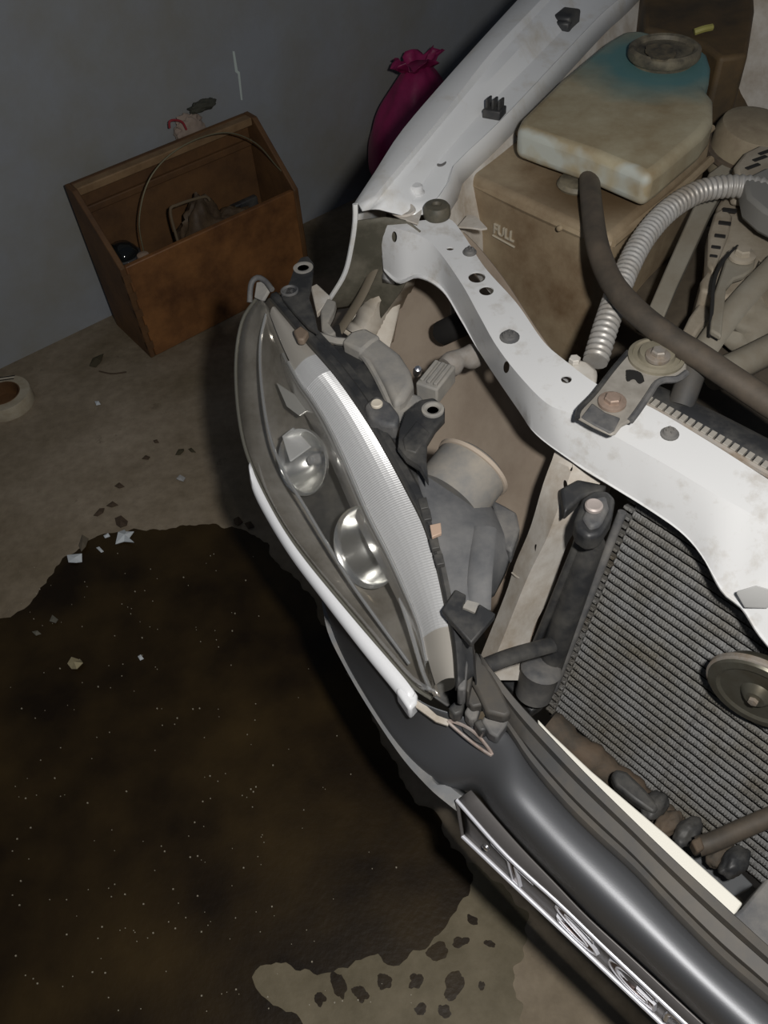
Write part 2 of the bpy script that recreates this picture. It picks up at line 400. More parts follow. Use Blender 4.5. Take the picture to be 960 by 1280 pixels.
# ---- things in the box
bpl = BOX_A + BN * 0.10
def inbox(u, v, y): return onplane(u, v, BOX_A + BN * y, BN)
wire = [inbox(*p) for p in ((181, 322, .06), (174, 275, .07), (188, 222, .08), (226, 184, .09), (278, 166, .09), (318, 178, .08), (346, 208, .06), (368, 232, .03), (368, 252, .03))]
tag(MB().tube(cat(wire, 60), 0.0019, 8).build('wire_hoop', mat('brass_wire', (0.42, 0.38, 0.24), 0.35, 0.8), None), 'thin springy metal wire bent into an arch inside the wooden tool box', 'wire')
jar = empty('glass_jar', Vector((*inbox(154, 318, .085).xy, 0.021)), 'small shiny dark round jar in the left corner of the tool box', 'jar')
jc = inbox(154, 318, .085)
MB().lathe([(0.036, 0.021 - jc.z), (0.042, 0.03 - jc.z), (0.044, -0.01), (0.040, 0.012), (0.026, 0.028), (0.0, 0.034)], jc, Z, 28).build('body', mat('dark_glossy_jar', (0.015, 0.017, 0.018), 0.08, 0.3), jar)
MB().lathe([(0.045, -0.012), (0.047, -0.010), (0.047, 0.0), (0.045, 0.002)], jc, Z, 28).build('rim_band', M_black, jar)
tag(MB().lathe([(0.016, 0.021 - inbox(180, 323, .035).z), (0.018, 0.0), (0.016, 0.012), (0.0, 0.016)], inbox(180, 323, .035), Z, 16).build('cork_knob', mat('pinkish_cork', (0.34, 0.24, 0.17), 0.8), None), 'small pale brown stub beside the dark jar in the tool box', 'knob')
# crumpled work glove / leather pouch
def lump(name, c, rx, ry, rz, m, seed, amp=0.25, f=2.2, label=None, catg=None, parent=None, n=22):
    b = MB(); rows = []
    for i in range(n + 1):
        th = math.pi * i / n
        row = []
        for k in range(n * 2):
            ph = 2 * math.pi * k / (n * 2)
            d = Vector((math.sin(th) * math.cos(ph), math.sin(th) * math.sin(ph), math.cos(th)))
            q = 1 + amp * noise.noise(d * f + Vector((seed, 0, 0))) + amp * 0.5 * noise.noise(d * f * 2.7 + Vector((0, seed, 0)))
            row.append(Vector(c) + BD * d.x * rx * q + BN * d.y * ry * q + Z * d.z * rz * q)
        rows.append(row)
    b.grid(rows, True)
    o = b.build(name, m, parent, smooth=70)
    if label: tag(o, label, catg)
    return o
M_leather = mat('olive_leather', (0.115, 0.075, 0.04), 0.65, 0, (0.055, 0.035, 0.02), 0.5, 20, bump=0.4, bscale=50)
pc = inbox(250, 277, .10)
pouch = empty('leather_pouch', Vector((pc.x, pc.y, 0.021)), 'crumpled dark brown leather pouch in the middle of the tool box', 'pouch')
lump('body', Vector((pc.x, pc.y, (pc.z + 0.09) / 2)), 0.085, 0.052, (pc.z + 0.02) / 2, M_leather, 3.1, 0.3, 1.8, parent=pouch)
lump('flap', pc + BD * 0.09 - Z * 0.045, 0.085, 0.040, 0.045, M_leather, 8.4, 0.3, 2.0, parent=pouch)
fr = [inbox(*p) for p in ((224, 308, .05), (213, 265, .06), (222, 256, .06), (255, 246, .07), (262, 250, .07))]
MB().tube(cat(fr, 30), 0.004, 8).build('edge_cord', mat('pale_cord', (0.15, 0.11, 0.065), 0.8), pouch)
tag(MB().box(Vector((*inbox(305, 255, .175).xy, 0.15)), BD * 0.045, BN * 0.010, Z * (inbox(305, 255, .175).z + 0.012 - 0.15)).build('black_case', M_black, None, bevel=0.004), 'small black flat case leaning behind the pouch in the tool box', 'case')
# rag with red string hanging on the back edge
rg = empty('knotted_rag', bp(0.30, BDp + 0.02, HB), 'small pale rag knotted with red string behind the tool box edge', 'rag')
rc = onplane(236, 156, WALL_P - BN * 0.02, BN)
lump('cloth', rc - Z * 0.01, 0.045, 0.018, 0.035, mat('pale_rag', (0.34, 0.27, 0.22), 0.9), 2.2, 0.4, 2.2, parent=rg)
lump('dark_end', rc + BD * 0.055 + Z * 0.035, 0.04, 0.014, 0.014, mat('dark_green_rag', (0.06, 0.06, 0.045), 0.9), 4.2, 0.4, 2.2, parent=rg)
st = [onplane(u, v, WALL_P - BN * 0.045, BN) for u, v in ((212, 160), (212, 152), (219, 150), (228, 153), (233, 162))]
MB().tube(cat(st, 24), 0.0032, 8).build('red_string', mat('red_string', (0.30, 0.03, 0.04), 0.7), rg)
# thin pale streak laid on the wall
cm = [onplane(u, v, WALL_P - BN * 0.0005, BN) for u, v in ((290.5, 64), (293, 64), (297, 88), (299.5, 90), (303, 125), (301, 125), (297, 92), (294, 90))]
tag(MB().prism(cm, -BN * 0.001).build('pale_streak', mat('pale_green_white', (0.60, 0.68, 0.64), 0.9), None, smooth=0), 'thin pale streak on the grey wall above the tool box', 'mark')

# pink bag by the wall
M_bag = mat('magenta_plastic_bag', (0.36, 0.022, 0.12), 0.4, 0, (0.20, 0.012, 0.07), 0.45, 9, bump=0.5, bscale=25)
bgc = onplane(515, 150, WALL_P - BN * 0.17, BN)
bag = empty('plastic_bag', Vector((bgc.x, bgc.y, 0)), 'crumpled magenta plastic bag by the wall behind the white fender', 'bag')
BH = bgc.z + 0.16
b = MB(); rows = []
for i in range(30):
    t = i / 29
    rr = 0.17 * (0.55 + 0.45 * min(1, t / 0.35)) if t < 0.35 else 0.17 * math.cos((t - 0.35) / 0.65 * math.pi / 2 * 0.93) ** 0.75
    row = []
    for k in range(48):
        ph = 2 * math.pi * k / 48
        q = 1 + 0.10 * noise.noise(Vector((math.cos(ph) * 1.6, math.sin(ph) * 1.6, t * 4))) + 0.06 * max(0, t - .5) * math.sin(ph * 9 + t * 5)
        row.append(Vector((bgc.x, bgc.y, t * BH)) + BD * 0.03 * t + (BD * math.cos(ph) + BN * math.sin(ph) * 0.85) * rr * q)
    rows.append(row)
b.grid(rows, True, True)
b.build('body', M_bag, bag, smooth=70)
b = MB(); tpc = Vector((bgc.x, bgc.y, BH - 0.02)) + BD * 0.03; rows = []
for i in range(8):
    t = i / 7
    rows.append([tpc + Z * (0.035 * t + 0.012 * t * math.sin(k * 0.9)) + (BD * math.cos(2 * math.pi * k / 40) + BN * math.sin(2 * math.pi * k / 40) * 0.6) * (0.030 + 0.055 * t) * (1 + (0.06 + 0.12 * t) * math.sin(k * 1.7 + i * 0.4)) for k in range(40)])
b.grid(rows, True); b.build('gathered_neck', M_bag, bag, smooth=70, solid=0.0015)

# ================================================================== FLOOR THINGS
tc = V(10, 505, 0)
tape = empty('tape_roll', tc, 'pale roll of masking tape lying flat on the floor at the far left', 'tape roll')
MB().lathe([(0.048, 0.0), (0.074, 0.0), (0.075, 0.003), (0.075, 0.037), (0.074, 0.04), (0.048, 0.04), (0.048, 0.0)], tc, Z, 40).build('tape_ring', mat('masking_tape', (0.46, 0.41, 0.31), 0.7, 0, (0.32, 0.26, 0.17), 0.4, 20), tape, smooth=35)
MB().lathe([(0.045, 0.002), (0.0478, 0.002), (0.0478, 0.041), (0.045, 0.041), (0.045, 0.002)], tc, Z, 40).build('card_core', M_wood_d, tape)
for k in range(3):
    q = tc + Vector((-0.010 + 0.0, 0.056 + k * 0.0065, 0.0402))
    MB().box(q, (0.03, 0.002, 0), (0, 0.0018, 0), (0, 0, 0.0004)).build('printed_stripe', M_dark if k % 2 == 0 else M_cream, tape, smooth=0)

M_paper = mat('white_paper_scrap', (0.62, 0.66, 0.68), 0.8)
def scrap(name, poly, m, label, c, lift=0.006, group=None):
    pts = [V(u, v, 0.0) for u, v in poly]
    ctr = sum(pts, Vector()) / len(pts)
    b = MB(); n = len(pts)
    top = [p + Z * (0.003 + lift * (0.5 + 0.5 * math.sin(i * 2.3))) for i, p in enumerate(pts)]
    b.v = top + [p - Z * 0.002 for p in top] + [ctr + Z * (0.004 + lift), ctr + Z * (0.002 + lift)]
    for i in range(n):
        j = (i + 1) % n
        b.f += [(i, j, 2 * n), (n + j, n + i, 2 * n + 1), (j, i, n + i, n + j)]
    return tag(b.build(name, m, None, smooth=0), label, c, group)
scrap('paper_scrap', [(146, 683), (150, 670), (156, 663), (160, 669), (169, 668), (161, 675), (170, 683), (156, 679)], M_paper, 'torn white star-shaped paper scrap on the edge of the wet patch', 'paper scrap', 0.014)
scrap('paper_scrap', [(85, 696), (104, 695), (103, 703), (96, 706), (87, 705)], M_paper, 'oblong white paper scrap at the left rim of the wet patch', 'paper scrap', 0.008)
scrap('paper_scrap', [(130, 671), (136, 668), (138, 671), (132, 674)], M_paper, 'tiny white paper chip nearest to the star-shaped scrap, on its upper left', 'paper scrap', 0.003)
scrap('paper_scrap', [(121, 686), (125, 685), (130, 690), (127, 692)], M_paper, 'tiny white paper chip between the oblong and the star-shaped scraps', 'paper scrap', 0.003)
scrap('paper_scrap', [(221, 600), (226, 596), (232, 598), (230, 604), (224, 602)], mat('grey_paper', (0.42, 0.42, 0.41), 0.8), 'small crumpled grey paper bit on the dry floor left of the headlight', 'paper scrap', 0.006)
scrap('paper_scrap', [(119, 503), (124, 503), (126, 506), (121, 508)], M_paper, 'tiny white bit on the floor between tape roll and tool box', 'paper scrap', 0.003)
M_leaf = mat('dark_dry_leaf', (0.055, 0.045, 0.022), 0.8)
M_debris = mat('brown_debris', (0.075, 0.05, 0.03), 0.9)
scrap('dry_leaf', [(113, 460), (118, 452), (127, 444), (131, 446), (128, 455), (120, 460)], M_leaf, 'dark curled dry leaf on the floor below the tool box corner', 'leaf', 0.012)
scrap('dry_leaf', [(220, 570), (224, 564), (230, 562), (231, 565), (226, 570)], M_leaf, 'small dark dry leaf, left one of the pair on the dry floor', 'leaf', 0.005)
scrap('dry_leaf', [(236, 563), (240, 562), (245, 566), (240, 567)], M_leaf, 'small dark dry leaf, right one of the pair on the dry floor', 'leaf', 0.005)
tag(MB().tube(cat([V(u, v, 0.004) for u, v in ((124, 464), (140, 467), (158, 465))], 12), 0.002, 6).build('twig', M_debris, None), 'thin short twig lying in front of the tool box corner', 'twig')
scrap('dirt_flake', [(178, 575), (183, 571), (188, 572), (186, 576)], M_debris, 'dark dirt flake left of the pair of dry leaves', 'debris', 0.004)
scrap('dirt_flake', [(192, 552), (197, 551), (199, 554), (194, 555)], M_debris, 'dark dirt flake above the pair of dry leaves', 'debris', 0.003)
scrap('dirt_flake', [(144, 609), (150, 605), (156, 609), (150, 612)], M_debris, 'dark dirt flake on the floor under the grey paper bit, on its left', 'debris', 0.004)
scrap('dirt_flake', [(134, 634), (142, 629), (148, 632), (141, 636)], M_debris, 'ring-like dark dirt flake above the star-shaped scrap', 'debris', 0.006)
scrap('dirt_flake', [(118, 646), (126, 638), (131, 636), (130, 643), (123, 647)], M_debris, 'long dark dirt flake above the rim of the wet patch', 'debris', 0.006)
scrap('dirt_clod', [(145, 650), (153, 648), (160, 652), (160, 660), (152, 662), (146, 657)], M_debris, 'dark clod of dirt touching the top of the star-shaped scrap', 'debris', 0.010)
scrap('dirt_clod', [(100, 684), (105, 672), (111, 674), (109, 686), (103, 692)], mat('grey_clod', (0.14, 0.115, 0.08), 0.9), 'grey-brown clod above the oblong white scrap', 'debris', 0.010)
scrap('dirt_clod', [(292, 651), (299, 648), (304, 653), (299, 659), (294, 657)], M_debris, 'dark clod on the floor close to the white headlight trim', 'debris', 0.006)
scrap('dirt_clod', [(306, 656), (314, 654), (318, 659), (311, 663)], M_debris, 'dark clod under the car right of its neighbour clod', 'debris', 0.006)
scrap('crumb', [(86, 832), (92, 825), (102, 826), (106, 832), (98, 839), (90, 837)], mat('yellow_crumb', (0.34, 0.29, 0.17), 0.8), 'yellowish crumb of filler in the middle of the wet patch', 'crumb', 0.012)
scrap('crumb', [(63, 778), (67, 771), (73, 775), (71, 781)], mat('grey_crumb', (0.14, 0.13, 0.10), 0.8), 'grey crumb in the wet patch near its left rim', 'crumb', 0.006)
scrap('crumb', [(41, 791), (48, 790), (52, 793), (46, 796)], MATS['grey_crumb'], 'flat grey crumb at the far left of the wet patch', 'crumb', 0.004)
scrap('crumb', [(173, 822), (177, 820), (180, 824), (176, 827)], M_paper, 'tiny bright chip in the wet patch right of the yellowish crumb', 'crumb', 0.004)
# grit in the wet patch: nobody could count it
b = MB()
for k in range(260):
    u, v = random.uniform(10, 520), random.uniform(690, 1270)
    if u > 330 + (v - 690) * 0.42: continue
    p = V(u, v, 0.0016); r = random.choice((0.0008, 0.001, 0.0012, 0.0016))
    d1 = Vector((random.uniform(-1, 1), random.uniform(-1, 1), 0)).normalized() * r; d2 = Vector((-d1.y, d1.x, 0))
    b.prism([p - d1, p - d2, p + d1, p + d2], (0, 0, r * 1.5))
o = b.build('grit', mat('pale_grit', (0.36, 0.32, 0.24), 0.6), None, smooth=0)
o['kind'] = 'stuff'; o['label'] = 'pale grit and specks scattered in the wet patch'; o['category'] = 'grit'
# oil drips at the dry end of the patch
DR = [(548, 1190, 0.012, 'oil drip right below the tip of the wet patch'), (566, 1232, 0.014, 'biggest oil drip on the dry floor left of the chrome strip'),
      (590, 1150, 0.006, 'tiny oil drip nearest the left end of the chrome strip'), (575, 1178, 0.008, 'small oil drip right of the drip below the wet tip'),
      (612, 1180, 0.005, 'tiny oil drip closest to the raised letter S of the chrome strip'), (520, 1226, 0.010, 'oil drip left of the biggest drip'),
      (480, 1226, 0.012, 'wide oil drip just under the scalloped lower rim of the wet patch'), (450, 1242, 0.009, 'third oil drip from the left on the lower dry floor'),
      (424, 1232, 0.011, 'second oil drip from the left on the lower dry floor'), (400, 1248, 0.008, 'leftmost oil drip on the lower dry floor'),
      (526, 1262, 0.009, 'oil drip at the bottom edge of the picture, left of its twin'), (556, 1264, 0.009, 'oil drip at the bottom edge of the picture under the biggest drip'),
      (602, 1232, 0.005, 'tiny oil drip right of the biggest drip')]
for i, (u, v, r, lb) in enumerate(DR):
    c = V(u, v, 0)
    ang = random.uniform(0, 3); st_ = random.uniform(1.0, 1.9)
    pts = []
    for k in range(36):
        a_ = k * math.pi / 18
        q = 1 + 0.5 * noise.noise(Vector((math.cos(a_) * 1.2, math.sin(a_) * 1.2, i * 3.0))) + 0.14 * noise.noise(Vector((math.cos(a_) * 5, math.sin(a_) * 5, i * 3.0)))
        x, y = math.cos(a_) * r * q * st_, math.sin(a_) * r * q
        pts.append(c + Vector((x * math.cos(ang) - y * math.sin(ang), x * math.sin(ang) + y * math.cos(ang), 0)))
    tag(MB().prism(pts, (0, 0, 0.0012)).build('oil_drip', M_wet, None, smooth=0), lb or 'small dark oil drip scattered on the dry floor left of the chrome strip', 'oil drip', 'oil drips on the dry floor')

#@@CAR
# ================================================================== CAR
car = empty('car', (0.25, 1.0, 0), 'front corner of a white car with bare engine bay and no grille', 'car')
N = 60
def poly(pts, z): return [V(p[0], p[1], p[2] if len(p) > 2 else z) for p in pts]
def slab(pts, z, th): return MB().prism(poly(pts, z), (0, 0, -th))
OUT = Vector((-0.844, 0.537, 0))       # outwards from the fender
LAT = Vector((0.707, -0.707, 0))       # towards the car's centre line
REAR = Vector((0.707, 0.707, 0))

# ---------------------------------------------------------------- fender
n = 54
fS = cat(PX([(444, 254, .838), (471, 213, .848), (506, 160, .858), (577, 78, .878), (648, 0, .893), (740, -100, .913), (880, -255, .945)]), n)
fR = cat(PX([(453, 264, .848), (489, 220, .858), (549, 149, .870), (613, 67, .889), (676, 0, .903), (770, -100, .923), (908, -255, .955)]), n)
fT = [a_.lerp(b_, .5) + Z * .005 for a_, b_ in zip(fS, fR)]
fF = cat(PX([(462, 262, .838), (497, 220, .848), (558, 147, .860), (622, 72, .878), (688, 0, .892), (782, -100, .912), (920, -255, .944)]), n)
fG = cat(PX([(474, 262, .834), (507, 223, .843), (572, 142, .855), (634, 77, .873), (705, 0, .887), (800, -100, .907), (938, -255, .939)]), n)
fM = cat(PX([(505, 270, .812), (540, 212, .819), (600, 143, .832), (668, 74, .850), (740, 0, .865), (830, -95, .885), (972, -250, .917)]), n)
fI = cat(PX([(530, 268, .808), (556, 238, .811), (564, 213, .816), (627, 152, .830), (740, 32, .855), (780, -5, .862), (860, -90, .882), (1005, -245, .914)]), n)
fL = [p + V(485, 644, .8) - V(480, 640, .8) + Z * 0.010 for p in fI]
fD = [p + REAR * 0.004 - OUT * 0.012 - Z * 0.03 for p in fL]
o1 = [p + OUT * 0.010 - Z * 0.03 for p in fS]
o2 = [p + OUT * 0.022 - Z * 0.10 for p in fS]
o3 = [p + OUT * 0.040 - Z * 0.22 for p in fS]
o4 = [p + OUT * 0.046 - Z * 0.40 for p in fS]
edge = cat(PX([(444, 255, .845), (444, 275, .82), (440, 305, .775), (431, 342, .715), (412, 374, .66), (404, 388, .62)]), 20)
for k, row in ((5, o1), (10, o2), (15, o3), (19, o4)):
    d = edge[k] - row[0]
    for i in range(12): row[i] = row[i] + d * (1 - i / 12) ** 2
hl = V(554, 206, .815)
fen = MB().grid([o4, o3, o2, o1, fS, fT, fR, fF, fG, fM, fI, fL, fD]).build('fender', M_paint_f, car, smooth=38, solid=0.0025, soff=0,
      label='white front fender with stained inner gutter')
MB().tube(edge, 0.0042, 8).build('front_flange', M_paint_f, fen)
MB().lathe([(.011, -.006), (.011, .0012), (.010, .0016), (0, .0012)], V(552, 205, .8195), Z, 20, fI[20] - fI[8], .62).build('rubber_plug', mat('grey_plug', (.16, .155, .15), .7), fen)
# inner front skin seen through the notch
ia = [p + REAR * 0.035 + LAT * 0.03 for p in edge]; ib = [p + REAR * 0.06 + LAT * 0.055 - Z * 0.01 for p in edge]; ic = [p + REAR * 0.055 + LAT * 0.085 - Z * 0.015 for p in edge]
MB().grid([edge[2:], ia[2:], ib[2:], ic[2:]]).build('inner_skin', mat('dark_olive_skin', (0.075, 0.07, 0.05), 0.7, 0, (0.20, 0.18, 0.14), 0.35, 14), fen, smooth=60, solid=0.002)  # inner face in a dark olive tone with paler patches
MB().lathe([(.013, 0), (.013, .004), (.010, .006), (.010, .014), (.008, .016), (0, .016)], V(521, 243, .812), Z, 24).build('bolt', M_paint, fen)
MB().lathe([(.020, 0), (.018, .003), (.008, .001), (0, .0)], V(504, 263, .812), Z, 24).build('stamped_boss', M_paint_dusty, fen)
slab([(480, 262), (505, 247), (528, 262), (522, 280), (500, 272)], .811, .003).build('front_tab', M_paint_dusty, fen, bevel=0.001)
# clips on the gutter
c = V(618, 140, .838)
cl = MB().box(c, (0.014, -0.008, 0), (0.008, 0.012, 0), (0, 0, 0.008))
for k in (-1, 0, 1): cl.box(c + Vector((0.014, -0.008, 0)) * 0.7 * k + Z * 0.014, (0.0025, 0, 0), (0.005, 0.007, 0), (0, 0, 0.010))
cl.build('gutter_clip', M_black, fen, bevel=0.002)
c = V(708, 24, .868)
MB().box(c, (0.016, -0.010, 0), (0.015, 0.020, 0), (0, 0, 0.014)).build('rubber_block', M_black, fen, bevel=0.006)
MB().box(c + Vector((-0.008, -0.018, -0.006)), (0.013, -0.006, 0), (0.006, 0.010, 0), (0, 0, 0.012)).build('rubber_foot', M_black, fen, bevel=0.005)

# ---------------------------------------------------------------- side apron under the gutter
ap = [fD[i] for i in range(n)]
MB().grid([ap, [p - Z * 0.10 + LAT * 0.03 for p in ap], [p - Z * 0.38 + LAT * 0.05 for p in ap]]).build('side_apron', M_paint_dusty, car, smooth=60, solid=0.003, label='dusty inner wing panel')

# ---------------------------------------------------------------- radiator support (upper bar)
Tr = cat(PX([(505, 279, .803), (535, 276, .803), (560, 274, .80), (577, 292, .793), (605, 335, .787), (645, 380, .782), (677, 426, .777), (702, 449, .776), (750, 484, .774), (810, 509, .772), (880, 550, .767), (960, 601, .762), (1080, 678, .755), (1300, 818, .745)]), N * 2)
Tc = cat(PX([(476, 279, .803), (500, 287, .803), (525, 295, .800), (546, 311, .793), (577, 354, .785), (600, 395, .780), (621, 432, .775), (650, 470, .771), (685, 505, .767), (720, 519, .766), (768, 545, .762), (831, 580, .757), (893, 617, .753), (960, 655, .749), (1080, 728, .744), (1300, 870, .735)]), N * 2)
Tl = cat(PX([(480, 335, .725), (500, 350, .725), (524, 343, .745), (552, 358, .748), (577, 397, .742), (602, 442, .737), (647, 509, .731), (672, 542, .728), (718, 576, .724), (768, 607, .719), (818, 638, .714), (852, 663, .708), (877, 692, .698), (902, 734, .684), (927, 755, .678), (952, 792, .666), (1000, 840, .655), (1090, 890, .655), (1300, 1020, .645)]), N * 2)
def lowf(u): return .018 * min(1, max(0, (u - 540) / 60)) * (1 - .55 * min(1, max(0, (u - 800) / 90)))
Tl = [p + (p - CPOS) * (lowf(480 + FPX * (p - CPOS).dot(CAMX) / (p - CPOS).dot(FWD)) / (CAM_H - p.z)) for p in Tl]      # lower the front edge
# keep the three edges in step: re-pair by nearest along the bar
def pair(base, other):
    acc = []; j = 0
    for i, p in enumerate(base):
        best = min(range(j, min(len(other), j + 8)), key=lambda k: (other[k] - p).length) if i else 0
        j = best; acc.append(other[best])
    return acc
down = [p + (Vector((p.x, p.y, 0)) - Vector((q.x, q.y, 0))).normalized() * 0.006 - Z * 0.002 for p, q in zip(Tl, Tc)]
back = [p - Z * 0.03 + (p - q).normalized() * 0.002 for p, q in zip(Tr, Tc)]
mid1 = [a.lerp(b, 0.5) for a, b in zip(Tc, Tl)]
cuts = []
for u, v, z, r, sq in ((562.5, 309, .795, .0058, .7), (596, 347, .786, .0125, 1), (608, 363, .785, .0105, 1), (708, 474, .774, .0068, 1)):
    cuts.append(cutter(V(u, v, z), Z, r, 0.02, squash=sq))
for u, v, r in ((493, 296, .008), (633, 459, .008)):
    c = onplane(u, v, mid1[8] if u < 550 else V(633, 459, .757), (Vector((-0.55, -0.6, 0.55)) if u < 550 else Vector((-0.7, -0.45, 0.5))).normalized())
    cuts.append(cutter(c, ray(u, v), r, 0.02, squash=0.5, xdir=(0, 0, 1)))
sup = MB().grid([back, Tr, Tc, mid1, Tl, down]).build('radiator_support', M_paint, car, smooth=24, solid=0.003, soff=0, bevel=0, holes=cuts, label='white radiator support bar with round holes')
sup.modifiers.new('bevel', 'BEVEL').width = 0.004
sup.modifiers['bevel'].segments = 3; sup.modifiers['bevel'].limit_method = 'ANGLE'; sup.modifiers['bevel'].angle_limit = math.radians(22)
for u, v, z, r in ((587, 316, .79, .0085), (637, 422, .777, .011), (837, 543, .767, .009)):
    b = MB(); c = V(u, v, z)
    b.lathe([(r * 1.25, 0), (r * 1.25, .002), (r, .003), (r * .9, .006), (r * .5, .007), (0, .007)], c, Z, 16)
    for k in range(4):
        a_ = k * math.pi / 2
        b.box(c + Vector((math.cos(a_), math.sin(a_), 0)) * r * 0.5 + Z * 0.007, (r * .14, 0, 0), (0, r * .14, 0), (0, 0, .002))
    b.build('plastic_plug', M_dusty, sup)
MB().lathe([(.021, 0), (.022, .004), (.021, .015), (.018, .019), (.008, .020), (.006, .016), (0, .016)], V(546, 270, .803), Z, 28).build('rubber_stop', mat('olive_rubber', (0.055, 0.055, 0.042), 0.6, 0, (0.14, 0.12, 0.085), 0.4, 30), sup)
# corner piece beside the notch, and its white foot
MB().grid([cat(PX([(478, 318, .745), (477, 335, .715), (479, 352, .69)]), 8), cat(PX([(490, 324, .748), (490, 338, .72), (494, 354, .69)]), 8)]).build('corner_gusset', M_paint, sup, smooth=50, solid=0.003)
cpn = [[(456, 345, .66), (478, 350, .655), (500, 356, .65), (512, 350, .65)], [(442, 382, .625), (468, 384, .62), (494, 392, .61), (502, 380, .61)], [(428, 418, .585), (455, 425, .575), (482, 440, .56), (492, 428, .56)]]
cpr = [cat(PX(r), 16) for r in cpn]
cpc = [cat([cpr[q][k] + Z * .006 * math.sin(k * .9 + q) for q in range(3)], 14) for k in range(16)]
MB().grid(cpc).build('cream_inner_panel', M_cpanel, sup, smooth=60, solid=.003)
slab([(585, 268), (595, 270), (609, 285), (602, 286), (588, 284), (572, 283)], .775, .003).build('rear_tab', M_paint_dusty, sup)
# stamped triangle at the right
c = V(940, 748, .686)
slab([(921, 738, .700), (945, 731, .708), (985, 742, .712), (960, 758, .690), (932, 757, .684)], .7, .006).build('stamped_gusset', mat('grey_paint', (0.45, 0.45, 0.44), 0.5), sup, bevel=0.003)

# strut below the bar
sl = cat(PX([(700, 545, .70), (692, 572, .68), (680, 605, .655), (664, 660, .59), (645, 705, .54), (634, 740, .50), (604, 815, .43), (590, 850, .40)]), 24)
sm = cat(PX([(722, 560, .700), (714, 590, .688), (700, 630, .660), (684, 672, .618), (664, 712, .570), (650, 745, .530), (622, 815, .462), (608, 850, .43)]), 24)
sr = cat(PX([(770, 590, .69), (748, 605, .675), (736, 640, .65), (712, 672, .598), (699, 705, .55), (688, 742, .505), (664, 790, .45), (655, 850, .40)]), 24)
cts = [cutter(V(u, v, z), ray(u, v), .0075, .02, squash=.35, xdir=(-.2, .2, 1)) for u, v, z in ((713, 582, .705), (707, 607, .675), (671, 687, .575))]
MB().grid([sl, sm, sr]).build('strut', M_paint_dusty, sup, smooth=40, solid=0.003, soff=0, holes=cts)
wl_ = [V(u, v, z) for u, v, z in ((640, 716, .532), (648, 722, .538), (661, 721, .547), (676, 712, .548), (692, 711, .545))]
MB().tube(cat(wl_, 20), 0.0014, 6).build('seam_bead', M_paint_dusty, sup)

# inner front panel (beige) behind the headlight
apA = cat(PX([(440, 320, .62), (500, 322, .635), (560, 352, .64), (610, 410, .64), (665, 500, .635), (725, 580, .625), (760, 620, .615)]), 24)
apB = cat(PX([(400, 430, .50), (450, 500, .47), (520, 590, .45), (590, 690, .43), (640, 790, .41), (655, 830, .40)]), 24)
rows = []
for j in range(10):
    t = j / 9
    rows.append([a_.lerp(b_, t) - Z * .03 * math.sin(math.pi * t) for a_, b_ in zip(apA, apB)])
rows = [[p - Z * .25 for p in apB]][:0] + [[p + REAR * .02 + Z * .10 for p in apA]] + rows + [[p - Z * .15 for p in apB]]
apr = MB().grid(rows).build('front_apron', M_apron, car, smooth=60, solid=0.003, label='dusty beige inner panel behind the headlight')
pn = (apA[10] - apA[14]).cross(apB[12] - apA[12]).normalized()
if pn.z < 0: pn = -pn
pp = apA[12].lerp(apB[12], .4) - Z * .028
def onap(u, v): return onplane(u, v, pp, pn)
nd = pn
b = MB(); c0 = onap(574, 430) + nd * .05; c1 = onap(630, 405) + nd * .05
b.tube([c0, c0.lerp(c1, .08), c0.lerp(c1, .5), c1], lambda t: .014 if t < .01 else .021, 20); b.build('dark_grommet', M_dark, apr)
for u, v, r in ((507, 361, .007), (508, 380, .009)):
    MB().lathe([(r, 0), (r, .003), (0, .003)], onap(u, v) + nd * 0.012, nd, 18, squash=.7).build('plug', M_dark, apr)
# hose piece on the apron
MB().tube(cat([onap(u, v) + nd * d for u, v, d in ((494, 445, .06), (499, 415, .065), (509, 395, .065), (522, 378, .06), (538, 352, .045))], 24), lambda t: 0.0145 if t < .7 else 0.019, 16).build('drain_tube', M_dusty2, apr)
# crumpled pale brackets between fender and lamp
lb_ = [[(430, 410, .60), (446, 392, .62), (458, 372, .65), (472, 350, .68), (480, 335, .70)], [(446, 420, .60), (462, 400, .62), (474, 378, .65), (486, 362, .67), (496, 350, .69)], [(470, 430, .57), (490, 410, .58), (498, 390, .60), (510, 370, .63), (520, 352, .66)]]
MB().grid([[p + Vector((0, 0, 0.004 * math.sin(k * 1.9 + r_))) for k, p in enumerate(cat(PX(r), 14))] for r_, r in enumerate(lb_)]).build('pale_bracket', M_cpanel, apr, smooth=50, solid=0.003)
MB().tube(cat(PX([(424, 414, .63), (436, 396, .65), (452, 370, .68), (466, 340, .71), (474, 318, .73)]), 20), 0.010, 10, flat=.45).build('dark_seal_strip', mat('brown_seal', (0.15, 0.125, 0.09), 0.8), apr)

